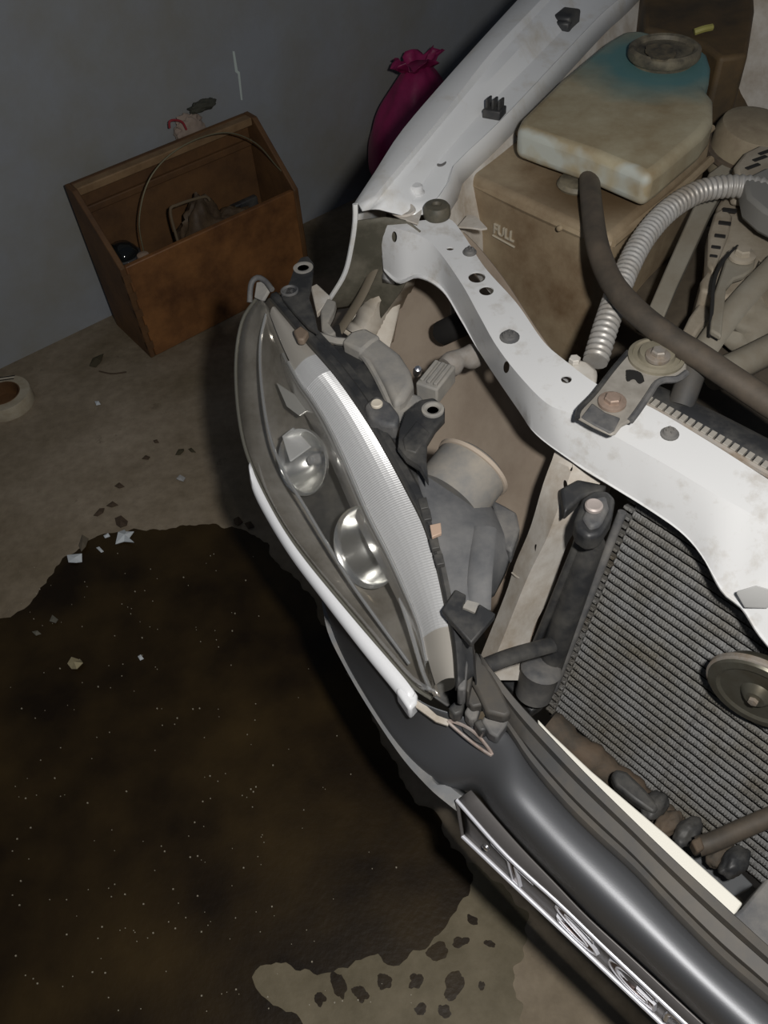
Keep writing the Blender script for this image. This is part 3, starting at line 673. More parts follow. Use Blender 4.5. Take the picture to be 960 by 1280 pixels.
# ---------------------------------------------------------------- headlight
HR = cat(PX([(337, 371, .742), (377, 418, .730), (416, 462, .720), (452, 512, .710), (481, 559, .702), (510, 612, .692), (531, 655, .683), (546, 705, .672), (556, 752, .660), (566, 805, .645), (570, 860, .628)]), N)
HK = cat(PX([(332, 378, .738), (352, 430, .716), (372, 470, .704), (391, 497, .696), (409, 527, .689), (428, 566, .680), (458, 636, .664), (483, 685, .652), (502, 725, .642), (524, 778, .628), (534, 823, .616), (548, 868, .602)]), N)
HM = cat(PX([(322, 372, .728), (304, 400, .690), (296, 444, .650), (297, 500, .622), (306, 556, .603), (325, 605, .590), (352, 655, .580), (384, 700, .572), (442, 770, .561), (511, 851, .552), (540, 873, .556)]), N)
n1 = Vector((-0.62, -0.35, 0.70)).normalized()
def bul(a_, b_, t, am): return [p.lerp(q, t) + n1 * am * math.sin(math.pi * min(1, max(0, i / (N - 1))) ) ** .6 for i, (p, q) in enumerate(zip(a_, b_))]
# black housing: rim along the lens and the box behind it
def sh(row, du, dv, dz): 
    o_ = V(480 + du, 640 + dv, .7) - V(480, 640, .7); return [p + o_ + Z * dz for p in row]
r0 = sh(HR, -1, 1, -.004); r1 = sh(HR, 3, -2, .004); r2 = sh(HR, 10, -7, .003); r3 = sh(HR, 14, -10, -.006); r4 = sh(HR, 22, -16, -.008); r5 = sh(HR, 26, -18, -.03); r6 = sh(HR, 20, -14, -.13); r7 = [p + Z * -.02 + REAR * .01 for p in HM]
hd = MB().grid([r0, r1, r2, r3, r4, r5, r6, r7]).build('headlight', M_black, car, smooth=45, solid=0.002, label='large clear headlight with black housing')
# inner shell of the lamp
inn = Vector((0.35, 0.35, -0.35)).normalized()
def dsh(i):
    x = i / (N - 1); k = min(1, max(0, (x - .28) / .25)); return math.sin(math.pi * x) * (.42 + .58 * k * k * (3 - 2 * k))
g0 = [p + Z * -.010 + LAT * -.004 for p in HR]; g1 = [a_.lerp(b_, .5) - Z * .020 for a_, b_ in zip(HR, HK)]
g2 = [p - Z * .016 + REAR * .004 for p in HK]
g3 = [a_.lerp(b_, .25) + inn * (.100 * dsh(i)) for i, (a_, b_) in enumerate(zip(HK, HM))]
g4 = [a_.lerp(b_, .55) + inn * (.125 * dsh(i)) for i, (a_, b_) in enumerate(zip(HK, HM))]
g5 = [a_.lerp(b_, .85) + inn * (.055 * dsh(i) + .006) for i, (a_, b_) in enumerate(zip(HK, HM))]
g6 = [p + inn * .004 for p in HM]
MB().grid([g2, g3, g4, g5, g6]).build('inner_shell', M_inner, hd, smooth=60, solid=0.0015)
# ribbed band under the top of the lens: real ribs
NR = 380
ra = cat([p - Z * .006 for p in HR], NR); rb = cat([p - Z * .006 for p in HK], NR)
rows = []
for i in range(NR):
    t = i / (NR - 1); ha_ = .0003 if t < .26 else (.0013 if t < .48 else .0013 - .0009 * min(1, (t - .48) / .2)); h = ha_ if i % 2 else 0.0
    dirv = (ra[min(i + 1, NR - 1)] - ra[max(0, i - 1)]).normalized()
    row = []
    for k in range(7):
        s_ = k / 6
        row.append(ra[i].lerp(rb[i], 0.04 + s_ * 0.92) + Z * (h + 0.006 * math.sin(math.pi * s_)))
    rows.append(row)
i0, i1 = 76, 338
MB().grid(rows[i0:i1]).build('ribbed_band', M_rib, hd, smooth=0)
MB().grid(rows[10:i0 + 1]).build('band_end', mat('frosted_band', (0.50, 0.47, 0.43), 0.4, 0.3), hd, smooth=30)
MB().grid(rows[i1 - 1:372]).build('band_end', MATS['frosted_band'], hd, smooth=30)
# chrome bead between band and face
MB().tube([p - Z * .008 for p in HK[10:56]], 0.0035, 8).build('bezel_bead', M_silver, hd)
bz0 = [p - Z * .010 for p in HK]; bz1 = [a_.lerp(b_, .05) - Z * .010 for a_, b_ in zip(HK, HM)]; bz2 = [a_.lerp(b_, .08) - Z * .018 for a_, b_ in zip(HK, HM)]; bz3 = [a_.lerp(b_, .10) - Z * .04 for a_, b_ in zip(HK, HM)]
MB().grid([bz0[8:56], bz1[8:56], bz2[8:56], bz3[8:56]]).build('bezel_strip', mat('bezel_silver', (.62, .61, .60), .2, .7), hd, smooth=25)
# reflector bowls
def bowl(u, v, z, r, dep, name, squash=1.0, ax=Vector((-0.55, -0.55, 0.45))):
    c = V(u, v, z); prof = []
    for i in range(13):
        t = i / 12; prof.append((r * (0.16 + 0.84 * t), -dep * (1 - t * t)))
    b = MB(); b.lathe([(r * .16, -dep - .001)] + prof + [(r * 1.06, .002), (r * 1.06, -.004)], c, ax, 40, squash=squash)
    b.f = [f_ for f_ in b.f if len(f_) == 4]
    o = b.build(name, M_bowl, hd, smooth=40)
    MB().lathe([(r * .17, -dep * .98), (r * .17, -dep * .5), (r * .13, -dep * .4), (0, -dep * .38)], c, ax, 20).build('bulb_shield', M_silver, hd)
    return o
bowl(458, 684, .612, .056, .055, 'main_reflector', .95)
bowl(378, 578, .628, .048, .045, 'high_beam_reflector', .92)
# facets and beads inside the lamp
MB().prism(PX([(352, 545, .648), (366, 534, .648), (388, 558, .646), (362, 577, .646)]), n1 * -.004).build('facet_mirror', mat('bright_facet', (.85, .85, .85), .25, .55), hd, bevel=.001)
MB().prism(PX([(345, 478, .664), (372, 496, .664), (386, 512, .662), (374, 520, .660), (358, 508, .660)]), n1 * -.004).build('facet_mirror', mat('dull_facet', (0.6, 0.59, 0.56), 0.3, 0.6), hd, bevel=.001)
MB().tube(cat(PX([(333, 392, .722), (326, 425, .690), (326, 470, .665), (334, 530, .645), (350, 580, .632), (385, 640, .615), (440, 730, .590), (512, 830, .568)]), 50), 0.0026, 8).build('inner_bead', M_silver, hd)
MB().tube(cat(PX([(500, 748, .606), (514, 790, .596), (528, 838, .585), (538, 862, .58)]), 20), 0.003, 8).build('inner_rib', M_silver, hd)
# the clear lens
lens = MB().grid([HR, bul(HR, HK, .5, .008), bul(HR, HK, .85, .006), HK, bul(HK, HM, .12, .008), bul(HK, HM, .3, .016), bul(HK, HM, .5, .020), bul(HK, HM, .7, .017), bul(HK, HM, .88, .009), HM])
lens.build('lens', M_lens, hd, smooth=60, sub=1)
MB().tube([p + n1 * .001 for p in HM], 0.0028, 8).build('lens_edge', mat('lens_edge_grey', (0.16, 0.155, 0.13), 0.25, 0.2), hd)
# mounting ears
tb_ = slab([(352, 372), (362, 350), (368, 332), (376, 321), (385, 319), (392, 328), (390, 350), (386, 370), (394, 395), (398, 415), (385, 408), (366, 388)], .748, .009).build('mounting_ear', M_black, hd, bevel=.003, holes=[cutter(V(379, 335, .745), Z, .008, .02, squash=1.0)])
MB().lathe([(.016, 0), (.016, .0015), (.012, .002), (.0095, .001), (.009, 0)], V(379, 335, .748), Z, 24).build('ear_ring', M_dusty2, hd)
MB().lathe([(.014, -.01), (.014, .002), (.012, .003), (.010, .0), (0, .0)], V(362, 364, .748), Z, 24).build('ear_socket', M_dusty, hd)
MB().tube(cat(PX([(312, 378, .725), (314, 355, .745), (322, 347, .752), (332, 352, .75), (340, 362, .748)]), 20), .0045, 10).build('tip_lobe', M_dusty, hd)
MB().prism(PX([(317, 372, .735), (320, 352, .748), (329, 351, .748), (336, 362, .745), (328, 376, .735)]), n1 * -.006).build('tip_plate', M_dusty2, hd, bevel=.002)
# pale piece and clips by the upper ear
slab([(388, 358), (396, 354), (413, 370), (404, 384), (396, 392)], .70, .010).build('pale_tab', M_paint_dusty, hd, bevel=.002)
slab([(400, 388), (408, 372), (420, 376), (417, 388), (410, 402), (420, 415), (412, 420), (402, 412)], .70, .016).build('spring_clip', M_dusty2, hd, bevel=.003)
slab([(412, 412), (424, 404), (428, 424), (418, 424)], .69, .02).build('clip_block', M_dark, hd, bevel=.002)
slab([(366, 413), (376, 406), (386, 414), (380, 424), (372, 424)], .742, .012).build('clip_pad', mat('brown_clip', (0.20, 0.15, 0.11), 0.6), hd, bevel=.003)
# long ledge behind the rim
slab([(400, 430), (440, 430), (468, 460), (490, 505), (500, 540), (480, 535), (448, 485)], .700, .03).build('dark_ledge', M_black, hd, bevel=.004)
MB().tube(cat(PX([(392, 418, .715), (420, 426, .712), (440, 430, .708), (462, 455, .704), (482, 492, .70), (494, 520, .695)]), 24), .006, 8).build('ledge_rib', M_dusty2, hd)
# indicator bulb cover
slab([(428, 425), (438, 415), (455, 410), (474, 420), (500, 440), (514, 462), (517, 478), (506, 496), (493, 505), (480, 478), (462, 448), (436, 432)], .715, .06).build('bulb_cover', mat('grey_dust_cover', (0.23, 0.225, 0.215), 0.75, 0, (0.36, 0.335, 0.295), 0.5, 18), hd, bevel=.010, seg=4)
slab([(427, 426), (438, 414), (456, 409), (476, 420), (466, 426), (452, 438), (446, 436)], .719, .05).build('cover_band', M_dusty2, hd, bevel=.005)
MB().lathe([(.006, -.01), (.007, 0), (.005, .006), (0, .008)], V(522, 463, .69), (0.1, -.4, 1), 16).build('bulb_tip', M_chrome, hd)
# connector and taped cable
c = V(545, 478, .68); ca = (V(562, 455, .68) - V(528, 498, .68)).normalized(); cb = Vector((-ca.y, ca.x, 0))
MB().box(c, ca * .030, cb * .018, Z * .016).build('connector', M_dusty2, hd, bevel=.003)
for k in (-1, 0, 1): MB().box(c + cb * .011 * k + Z * .017, ca * .024, cb * .0028, Z * .004).build('connector_rib', M_dusty2, hd, bevel=.001)
MB().tube(cat(PX([(558, 460, .68), (575, 448, .682), (592, 445, .675), (612, 430, .66), (640, 412, .63)]), 30), lambda t: .017 * (1 + .16 * math.sin(t * 31)), 14).build('taped_cable', mat('dusty_tape_wrap', (0.33, 0.31, 0.285), 0.85, 0, (0.22, 0.19, 0.16), 0.45, 30), hd)
slab([(495, 500), (510, 488), (526, 492), (535, 505), (520, 520), (498, 540), (490, 520)], .695, .05).build('lower_cover', M_dusty2, hd, bevel=.008, seg=3)
# clip with a pale head
slab([(455, 505), (470, 492), (488, 502), (500, 518), (496, 532), (478, 530), (462, 522)], .722, .03).build('clip_base', M_dusty, hd, bevel=.006, seg=3)
MB().lathe([(.0085, 0), (.0085, .003), (.007, .0045), (.004, .004), (0, .004)], V(471, 506, .724), Z, 20).build('clip_head', M_cream, hd)
# middle ear
slab([(497, 558), (499, 535), (508, 512), (524, 499), (542, 496), (556, 506), (556, 522), (545, 534), (534, 552), (533, 572), (536, 602), (524, 582), (508, 572)], .726, .014).build('mounting_ear', M_black, hd, bevel=.004, holes=[cutter(V(541, 513, .72), Z, .0075, .03)])
MB().lathe([(.0155, 0), (.0155, .003), (.012, .004), (.0085, .002), (.0078, 0)], V(541, 513, .726), Z, 24).build('ear_ring', M_dusty2, hd)
slab([(503, 548), (521, 525), (537, 540), (527, 556), (520, 566), (506, 562)], .728, .004).build('ear_recess', M_black, hd, bevel=.002)
# round dust cap
ax = Vector((0.66, 0.70, 0.22)).normalized(); cc = V(596, 578, .668)
MB().lathe([(.052, -.07), (.053, -.05), (.053, -.012), (.050, -.004), (.044, .0), (.030, .004), (0, .006)], cc, ax, 40).build('dust_cap', mat('beige_dust_cap', (0.20, 0.195, 0.185), 0.85, 0, (0.33, 0.295, 0.245), 0.5, 18), hd, smooth=35)
MB().lathe([(.0525, -.014), (.0555, -.013), (.0560, -.008), (.0535, -.006), (.0515, -.008), (.0515, -.014)], cc, ax, 40).build('cap_rim', mat('pinkish_cap_rim', (0.42, 0.35, 0.28), 0.8), hd)
# lower back body
bb = [[(520, 575, .695), (545, 585, .688), (578, 600, .675), (606, 622, .655), (626, 648, .62)], [(532, 640, .688), (560, 655, .683), (590, 662, .678), (618, 668, .66), (640, 680, .625)], [(548, 700, .674), (570, 705, .674), (592, 706, .672), (612, 706, .655), (634, 712, .61)], [(560, 760, .658), (575, 760, .66), (590, 758, .66), (606, 752, .64), (618, 745, .59)]]
rows = [cat(PX(r), 16) for r in bb]
cols = [cat([rows[r][k] for r in range(4)], 18) for k in range(16)]
MB().grid(cols).build('back_body', mat('dark_dusty_back', (0.085, 0.088, 0.094), 0.75, 0, (0.18, 0.178, 0.175), 0.45, 12), hd, smooth=60, solid=0.02)
MB().tube(cat(PX([(606, 660, .675), (603, 690, .676), (600, 720, .671), (598, 762, .656)]), 16), .015, 12, flat=.3).build('back_rib', MATS['dark_dusty_back'], hd)
slab([(612, 622), (632, 632), (646, 640), (650, 660), (640, 690), (632, 684), (622, 655)], .64, .03).build('side_flap', M_dusty, hd, bevel=.004)
slab([(537, 656), (551, 653), (552, 666), (540, 671)], .694, .006).build('tan_clip', M_tan, hd, bevel=.001)
for k, (u, v) in enumerate(((527, 630), (531, 644), (541, 680), (547, 700))):
    slab([(u - 5, v - 7), (u + 6, v - 9), (u + 9, v + 4), (u - 1, v + 6)], .695 - k * .004, .008).build('rim_notch', M_black, hd, bevel=.001)
# lower bracket
slab([(552, 762), (569, 736), (583, 743), (577, 760), (594, 767), (599, 754), (620, 767), (589, 804)], .672, .012).build('lower_bracket', M_black, hd, bevel=.002)
slab([(578, 759), (594, 766), (599, 754), (584, 750)], .664, .004).build('bracket_label', M_dusty2, hd)
slab([(572, 775), (582, 790), (585, 830), (582, 862), (572, 862), (571, 800)], .63, .04).build('end_plate', M_dusty, hd, bevel=.003)
slab([(586, 800), (594, 812), (592, 838), (586, 866), (582, 862), (584, 830)], .615, .04).build('end_plate', M_rail, hd, bevel=.003)

# ---------------------------------------------------------------- bumper
ST = [((398, 735, .535), (405, 755, .47)), ((430, 785, .54), (424, 812, .455)), ((480, 840, .545), (455, 872, .452)), ((530, 880, .548), (500, 940, .452)), ((590, 898, .55), (548, 982, .454)),
      ((638, 916, .552), (588, 988, .46)), ((664, 956, .552), (612, 1017, .462)), ((706, 1006, .552), (650, 1060, .462)), ((747, 1047, .552), (693, 1105, .462)), ((793, 1089, .552), (740, 1153, .462)),
      ((841, 1140, .552), (790, 1199, .462)), ((902, 1201, .552), (850, 1255, .462)), ((959, 1250, .552), (910, 1312, .462)), ((1060, 1340, .552), (1010, 1405, .462)), ((1260, 1520, .552), (1215, 1590, .462))]
bT = catk(PX([a_ for a_, b_ in ST]), 4); bB = catk(PX([b_ for a_, b_ in ST]), 4); NB = len(bT)
BQ = ((.0, .548), (.12, .556), (.25, .560), (.4, .561), (.55, .558), (.7, .549), (.85, .527), (1.0, .478))
brows = []
for q, zq in BQ:
    st_ = []
    for i, (a_, b_) in enumerate(ST):
        k = min(1, max(0, (i - 3) / 3.0)); k = k * k * (3 - 2 * k)
        zl = a_[2] + (b_[2] - a_[2]) * q - .010 * math.sin(math.pi * q)
        st_.append((a_[0] + (b_[0] - a_[0]) * q, a_[1] + (b_[1] - a_[1]) * q, zl * (1 - k) + zq * k))
    brows.append(catk(PX(st_), 4))
bB = brows[-1]
lowr = [p - Z * .05 + REAR * .015 for p in bB]; low2 = [p - Z * .22 + REAR * .07 for p in bB]
bmp = MB().grid(brows + [lowr, low2]).build('bumper', M_bumper, car, smooth=60, solid=0.003, sub=1, label='satin black front bumper')
# grey outer edge
rimp = cat(PX([(404, 752, .462), (412, 790, .452), (430, 828, .448), (460, 880, .448), (503, 944, .450), (540, 985, .452), (572, 1012, .455)]), 40)
rimq = [p + (V(495, 629, .45) - V(480, 640, .45)) * (0.2 + .8 * math.sin(math.pi * min(1, i / 39 * 1.1 + .05) ) ** .5 if i < 36 else .5) + Z * .006 for i, p in enumerate(rimp)]
rimr = [p - Z * .03 + REAR * .01 for p in rimp]
MB().grid([rimr, rimp, rimq, [p - Z * .012 + REAR * .01 for p in rimq]]).build('outer_edge', M_rim, bmp, smooth=50, solid=.003)
# white trim under the lens
ti = cat(PX([(313, 580, .603), (325, 606, .590), (352, 656, .580), (384, 702, .572), (442, 772, .561), (505, 845, .553), (520, 866, .551)]), 40)
to = cat(PX([(312, 584, .602), (317, 612, .586), (336, 650, .573), (364, 695, .564), (400, 743, .556), (450, 808, .548), (494, 862, .543), (511, 884, .541)]), 40)
te = [a_.lerp(b_, .12) + Z * .004 for a_, b_ in zip(ti, to)]; tf = [a_.lerp(b_, .80) + Z * .004 for a_, b_ in zip(ti, to)]
td = [p - Z * .018 + REAR * .004 for p in to]; tdd = [p - Z * .03 for p in ti]
MB().grid([te, tf, to, td, tdd], closed=False).build('headlight_trim', M_paint_clean, bmp, smooth=50, solid=.002)
slab([(505, 846), (512, 852), (522, 868), (521, 878), (512, 888), (494, 862)], .551, .03).build('trim_end', M_paint_clean, bmp, bevel=.005, seg=3)
M_tab = mat('bare_tab_metal', (0.48, 0.43, 0.40), 0.35, 0.4, (0.30, 0.20, 0.15), 0.4, 40)
slab([(518, 872), (526, 876), (546, 894), (562, 900), (560, 907), (545, 902), (520, 884)], .545, .003).build('trim_tab', M_paint_dusty, bmp)
tabo = cat(PX([(560, 901, .545), (582, 908, .545), (600, 922, .545), (616, 944, .544), (600, 935, .543), (578, 918, .543)]), 40, True)
MB().tube(tabo + tabo[:1], .0022, 6).build('slotted_tab', M_tab, bmp)
slab([(576, 905), (584, 910), (598, 922), (604, 931), (594, 926), (580, 914)], .541, .002).build('tab_web', M_black, bmp)
# chrome strip with raised letters
cT = cat(PX([(571, 1000, .468), (632, 1068, .468), (700, 1130, .468), (762, 1190, .468), (860, 1282, .468), (960, 1376, .468), (1160, 1565, .468)]), 40)
cB = cat(PX([(578, 1045, .424), (636, 1100, .424), (700, 1160, .424), (768, 1224, .424), (832, 1284, .424), (930, 1376, .424), (1130, 1565, .424)]), 40)
cA = cat(PX([(588, 988, .494), (643, 1052, .496), (693, 1105, .496), (732, 1146, .496), (784, 1194, .496), (826, 1233, .496), (867, 1271, .496), (985, 1380, .496), (1185, 1570, .496)]), 40)
cn = (cT[20] - cB[20]).cross(cT[25] - cT[15]).normalized()
if cn.dot(Vector((-1, -1, 0))) < 0: cn = -cn
chm = MB().grid([cA, cT, [p - cn * .004 for p in [a_.lerp(b_, .1) for a_, b_ in zip(cT, cB)]], [p - cn * .004 for p in [a_.lerp(b_, .9) for a_, b_ in zip(cT, cB)]], cB, [p + REAR * .02 - Z * .004 for p in cB]])
chm.build('chrome_strip', M_chrome_d, bmp, smooth=30, solid=.002)
MB().tube(cT, .0030, 10).build('chrome_ridge', M_edge, bmp)
MB().tube(cB, .0030, 10).build('chrome_ridge', M_edge, bmp)
MB().tube([cT[0], cB[0]], .0024, 8).build('chrome_end', M_chrome_d, bmp)
MB().lathe([(.005, 0), (.0045, .003), (0, .005)], cT[0].lerp(cB[0], .6).lerp(cT[4].lerp(cB[4], .5), .8), cn, 14).build('rivet', M_chrome, bmp)
def text_mesh(txt, outline=False):
    cu = bpy.data.curves.new('t', 'FONT'); cu.body = txt; cu.extrude = 0.0 if outline else 0.04; cu.bevel_depth = 0.020 if outline else 0.01; cu.fill_mode = 'NONE' if outline else 'BOTH'; cu.bevel_resolution = 1; cu.resolution_u = 6
    o = bpy.data.objects.new('t', cu); COL.objects.link(o); bpy.context.view_layer.update()
    me = bpy.data.meshes.new_from_object(o.evaluated_get(bpy.context.evaluated_depsgraph_get()))
    bpy.data.objects.remove(o); bpy.data.curves.remove(cu)
    return [v_.co.copy() for v_ in me.vertices], [tuple(p.vertices) for p in me.polygons]
def emboss(txt, p00, p10, p01, nrm, th, name, m, parent):
    vs, fs = text_mesh(txt)
    x0 = min(v_.x for v_ in vs); x1 = max(v_.x for v_ in vs); y0 = min(v_.y for v_ in vs); y1 = max(v_.y for v_ in vs); z1 = max(v_.z for v_ in vs)
    b = MB(); ex = p10 - p00; ey = p01 - p00
    for v_ in vs: b.v.append(p00 + ex * ((v_.x - x0) / (x1 - x0)) + ey * ((v_.y - y0) / (y1 - y0)) + nrm * (v_.z / z1 * th))
    b.f = fs
    return b.build(name, m, parent, smooth=35)
def projpx(p):
    d = p - CPOS; w = d.dot(FWD); return 480 + FPX * d.dot(CAMX) / w, 640 - FPX * d.dot(CAMY) / w
def strip_s(u):
    mids = [projpx(a_.lerp(b_, .5))[0] for a_, b_ in zip(cT, cB)]
    for i in range(39):
        if mids[i] <= u <= mids[i + 1]: return i + (u - mids[i]) / (mids[i + 1] - mids[i])
    return 39.0
def strip(sv, t, off):
    i = min(38, int(sv)); f_ = sv - i
    return cB[i].lerp(cB[i + 1], f_).lerp(cT[i].lerp(cT[i + 1], f_), t) + cn * (off - .004)
def strip_text(txt, u0, u1, t0, t1, th, name, m, outline=False):
    vs, fs = text_mesh(txt, outline)
    x0 = min(v_.x for v_ in vs); x1 = max(v_.x for v_ in vs); y0 = min(v_.y for v_ in vs); y1 = max(v_.y for v_ in vs); z1 = max(v_.z for v_ in vs)
    s0, s1 = strip_s(u0), strip_s(u1); b = MB()
    for v_ in vs: b.v.append(strip(s0 + (s1 - s0) * (v_.x - x0) / (x1 - x0), t0 + (t1 - t0) * (v_.y - y0) / (y1 - y0), v_.z / z1 * th))
    b.f = fs
    return b.build(name, m, bmp, smooth=35)
def onchrome(u, v): return onplane(u, v, cT[30].lerp(cB[30], .5) - cn * .003, cn)
for ch, u0, u1 in (('T', 616, 668), ('S', 694, 746), ('G', 760, 818)):
    strip_text(ch, u0, u1, .14, .86, .003, 'raised_letter', M_letter)
    strip_text(ch, u0 - 1, u1 + 1, .11, .89, .0042, 'letter_outline', M_edge, True)
MB().tube(cat([strip(strip_s(u), t, .003) for u, t in ((832, .3), (836, .75), (848, .85), (862, .6))], 14), .003, 8).build('raised_stroke', M_chrome, bmp)
# rail behind the bumper
def rail(offs):
    pts = [(618, 888, .556), (638, 914, .556), (664, 954, .556), (706, 1004, .556), (747, 1045, .556), (793, 1087, .556), (841, 1138, .556), (902, 1199, .556), (959, 1248, .556), (1060, 1338, .556), (1260, 1518, .556)]
    return cat(PX(pts), 40)
qL = rail(0)
qR = cat(PX([(598, 822, .585), (640, 876, .572), (690, 930, .566), (740, 982, .563), (832, 1072, .560), (912, 1146, .558), (960, 1190, .556), (1060, 1280, .556), (1260, 1450, .556)]), 40)
rows = []
for t, dz in ((0, -.02), (0, 0), (.04, .004), (.16, .003), (.20, -.004), (.26, -.004), (.30, .006), (.58, .010), (.66, .004), (.72, .004), (.76, .012), (.95, .012), (1.0, .008), (1.0, -.03)):
    rows.append([a_.lerp(b_, t) + Z * dz for a_, b_ in zip(qL, qR)])
MB().grid(rows).build('upper_rail', M_rail, bmp, smooth=35, solid=.002)
slab([(594, 812), (604, 822), (626, 860), (640, 890), (632, 896), (608, 890), (598, 868), (588, 850)], .592, .02).build('rail_gusset', M_rail, bmp, bevel=.004)
slab([(588, 850), (600, 862), (608, 880), (590, 884), (582, 874)], .583, .02).build('rail_gusset', M_rail, bmp, bevel=.003)
for i, pg in enumerate((((560, 884), (568, 876), (582, 874), (578, 890), (568, 894)), ((580, 890), (588, 876), (602, 880), (596, 898), (588, 900)), ((602, 900), (612, 884), (628, 890), (636, 902), (622, 922), (612, 916)), ((592, 902), (602, 896), (610, 912), (600, 914)))):
    slab(pg, .572 - i * .002, .022).build('fixing_clip', M_dusty if i in (1, 2) else M_black, bmp, bevel=.003)

# ---------------------------------------------------------------- cream crash bar
slab([(672, 898), (690, 917), (740, 964), (832, 1042), (929, 1129), (917, 1146), (832, 1076), (740, 992), (676, 920)], .535, .03).build('crash_bar', M_strip, car, bevel=.002, label='cream white bar behind the bumper rail')

# ---------------------------------------------------------------- condenser
cdA = V(796, 628, .655); cdB = V(693, 890, .30)
cdX = Vector((math.cos(math.radians(-51)), math.sin(math.radians(-51)), 0))
cdD = (cdB - cdA); cdN = cdX.cross(cdD).normalized()
if cdN.dot(FWD) > 0: cdN = -cdN
NS = 30; CW = 0.70
pitch = cdD.length / NS; dn = cdD.normalized()
cond = MB().prism([cdA - cdN * .012 - cdX * .012, cdA - cdN * .012 + cdX * CW, cdA + cdX * CW + cdD * 1.06 - cdN * .012, cdA - cdX * .012 + cdD * 1.06 - cdN * .012], -cdN * .03).build('condenser', M_dark, car, smooth=0, label='finned condenser core behind the support bar')
fm = MB(); nz_ = 360
p_top = []; p_mid = []; p_bot = []
for i in range(nz_ + 1):
    x = CW * i / nz_; w = .0022 if i % 2 else 0
    jit = random.uniform(-.0006, .0006)
    p_top.append(cdX * x - dn * (pitch * .44) - cdN * .002 + cdN * jit); p_mid.append(cdX * x + cdN * (w + jit) + dn * (.0008 if i % 2 else -.0008)); p_bot.append(cdX * x + dn * (pitch * .40) - cdN * .002 + cdN * jit)
fm.grid([p_top, p_mid, p_bot])
base = None
for k in range(NS):
    org = cdA + dn * (pitch * (k + .5))
    if base is None:
        fm.v = [p + org for p in fm.v]
        base = fm.build('fin_row', M_fin, cond, smooth=0); off0 = base.location.copy()
    else:
        o = base.copy(); COL.objects.link(o); o.location = off0 + dn * (pitch * k)
# scalloped edge of the core
sc = MB()
for k in range(NS + 1):
    c = cdA + dn * (pitch * k) - cdX * .006
    sc.box(c, cdX * .007, dn * .0022, cdN * .006)
sc.build('edge_scallops', M_tube, cond, smooth=0, bevel=.001)
# side tank
t0 = V(738, 674, .64); t1 = V(684, 838, .40)
tt = (t1 - t0).normalized(); tn = cdX
MB().tube([t0, t0.lerp(t1, .5), t1], .024, 18, flat=.8).build('side_tank', M_black, cond)
MB().tube([V(778, 640, .685), V(692, 862, .37)], .006, 10).build('tank_rail', M_dusty, cond)
MB().tube([V(728, 665, .66), V(668, 810, .44)], .006, 10).build('tank_rail', M_black, cond)
c = V(676, 838, .43)
MB().lathe([(.020, -.055), (.027, -.05), (.028, 0), (.030, .003), (.028, .006), (.022, .010)], c, (t0 - t1), 28).build('tank_foot', M_dusty, cond)
slab([(718, 650), (728, 622), (742, 612), (760, 612), (770, 622), (766, 645), (752, 668), (735, 672), (722, 662)], .705, .03).build('mount_block', M_black, cond, bevel=.006, seg=3)
slab([(728, 645), (740, 622), (758, 618), (762, 634), (752, 655), (738, 660)], .712, .010).build('mount_cup', M_dusty, cond, bevel=.006, seg=3)
MB().lathe([(.011, 0), (.011, .004), (.009, .006), (.006, .005), (0, .005)], V(742, 634, .714), Z, 20).build('mount_pin', mat('pinkish_steel', (0.48, 0.42, 0.39), 0.5, .3), cond)
slab([(700, 610), (722, 598), (760, 606), (752, 614), (728, 620), (706, 640)], .69, .02).build('foam_seal', M_black, cond, bevel=.004)
MB().tube(cat(PX([(604, 834, .53), (640, 820, .52), (690, 806, .50)]), 12), .012, 12, flat=.7).build('lower_arm', M_black, cond)
slab([(612, 836), (650, 822), (690, 820), (680, 880), (664, 890), (640, 862)], .36, .02).build('recess_shade', M_black, cond, bevel=.003)  # black sheet put in for the shade of the recess at this corner

# rusty underside below the core
MB().tube(cat(PX([(684, 905, .37), (720, 935, .36), (760, 965, .345), (800, 1000, .335), (850, 1045, .33)]), 30), lambda t: .022 + .0025 * math.sin(t * 23) + .0015 * math.sin(t * 61), 14).build('lower_tank', M_rust, cond)
slab([(764, 968), (770, 960), (784, 964), (806, 985), (826, 1008), (818, 1018), (792, 1000), (770, 982)], .40, .02).build('lower_bracket', M_black, cond, bevel=.005, seg=3)
c = V(822, 1008, .39)
for k in range(5):
    lump('grime_lump', c + LAT * (.028 * k) + Vector((random.uniform(-.01, .01), random.uniform(-.01, .01), random.uniform(-.008, .008) - .01)), .024, .014, .012, M_rust if k % 2 else M_black, k * 2.0, .22, 1.4, parent=cond, n=18)
MB().tube(cat(PX([(872, 1058, .41), (892, 1052, .415), (930, 1035, .42), (985, 1012, .43)]), 20), .0125, 14).build('lower_pipe', M_rubber, cond)
slab([(864, 1050), (876, 1044), (882, 1060), (872, 1066)], .425, .02).build('pipe_clip', M_rust, cond, bevel=.003)
slab([(800, 1020), (846, 1040), (898, 1062), (942, 1106), (905, 1128), (860, 1090)], .33, .02).build('under_plate', mat('blue_grey_plate', (0.10, 0.105, 0.11), .6), cond, bevel=.002)

# grey plastic block at the right end of the bar
slab([(906, 1152), (928, 1135), (958, 1098), (1060, 1090), (1110, 1130), (1080, 1290), (960, 1198)], .545, .06).build('centre_bracket', M_dusty, car, bevel=.003, label='grey plastic bracket at the end of the cream bar')

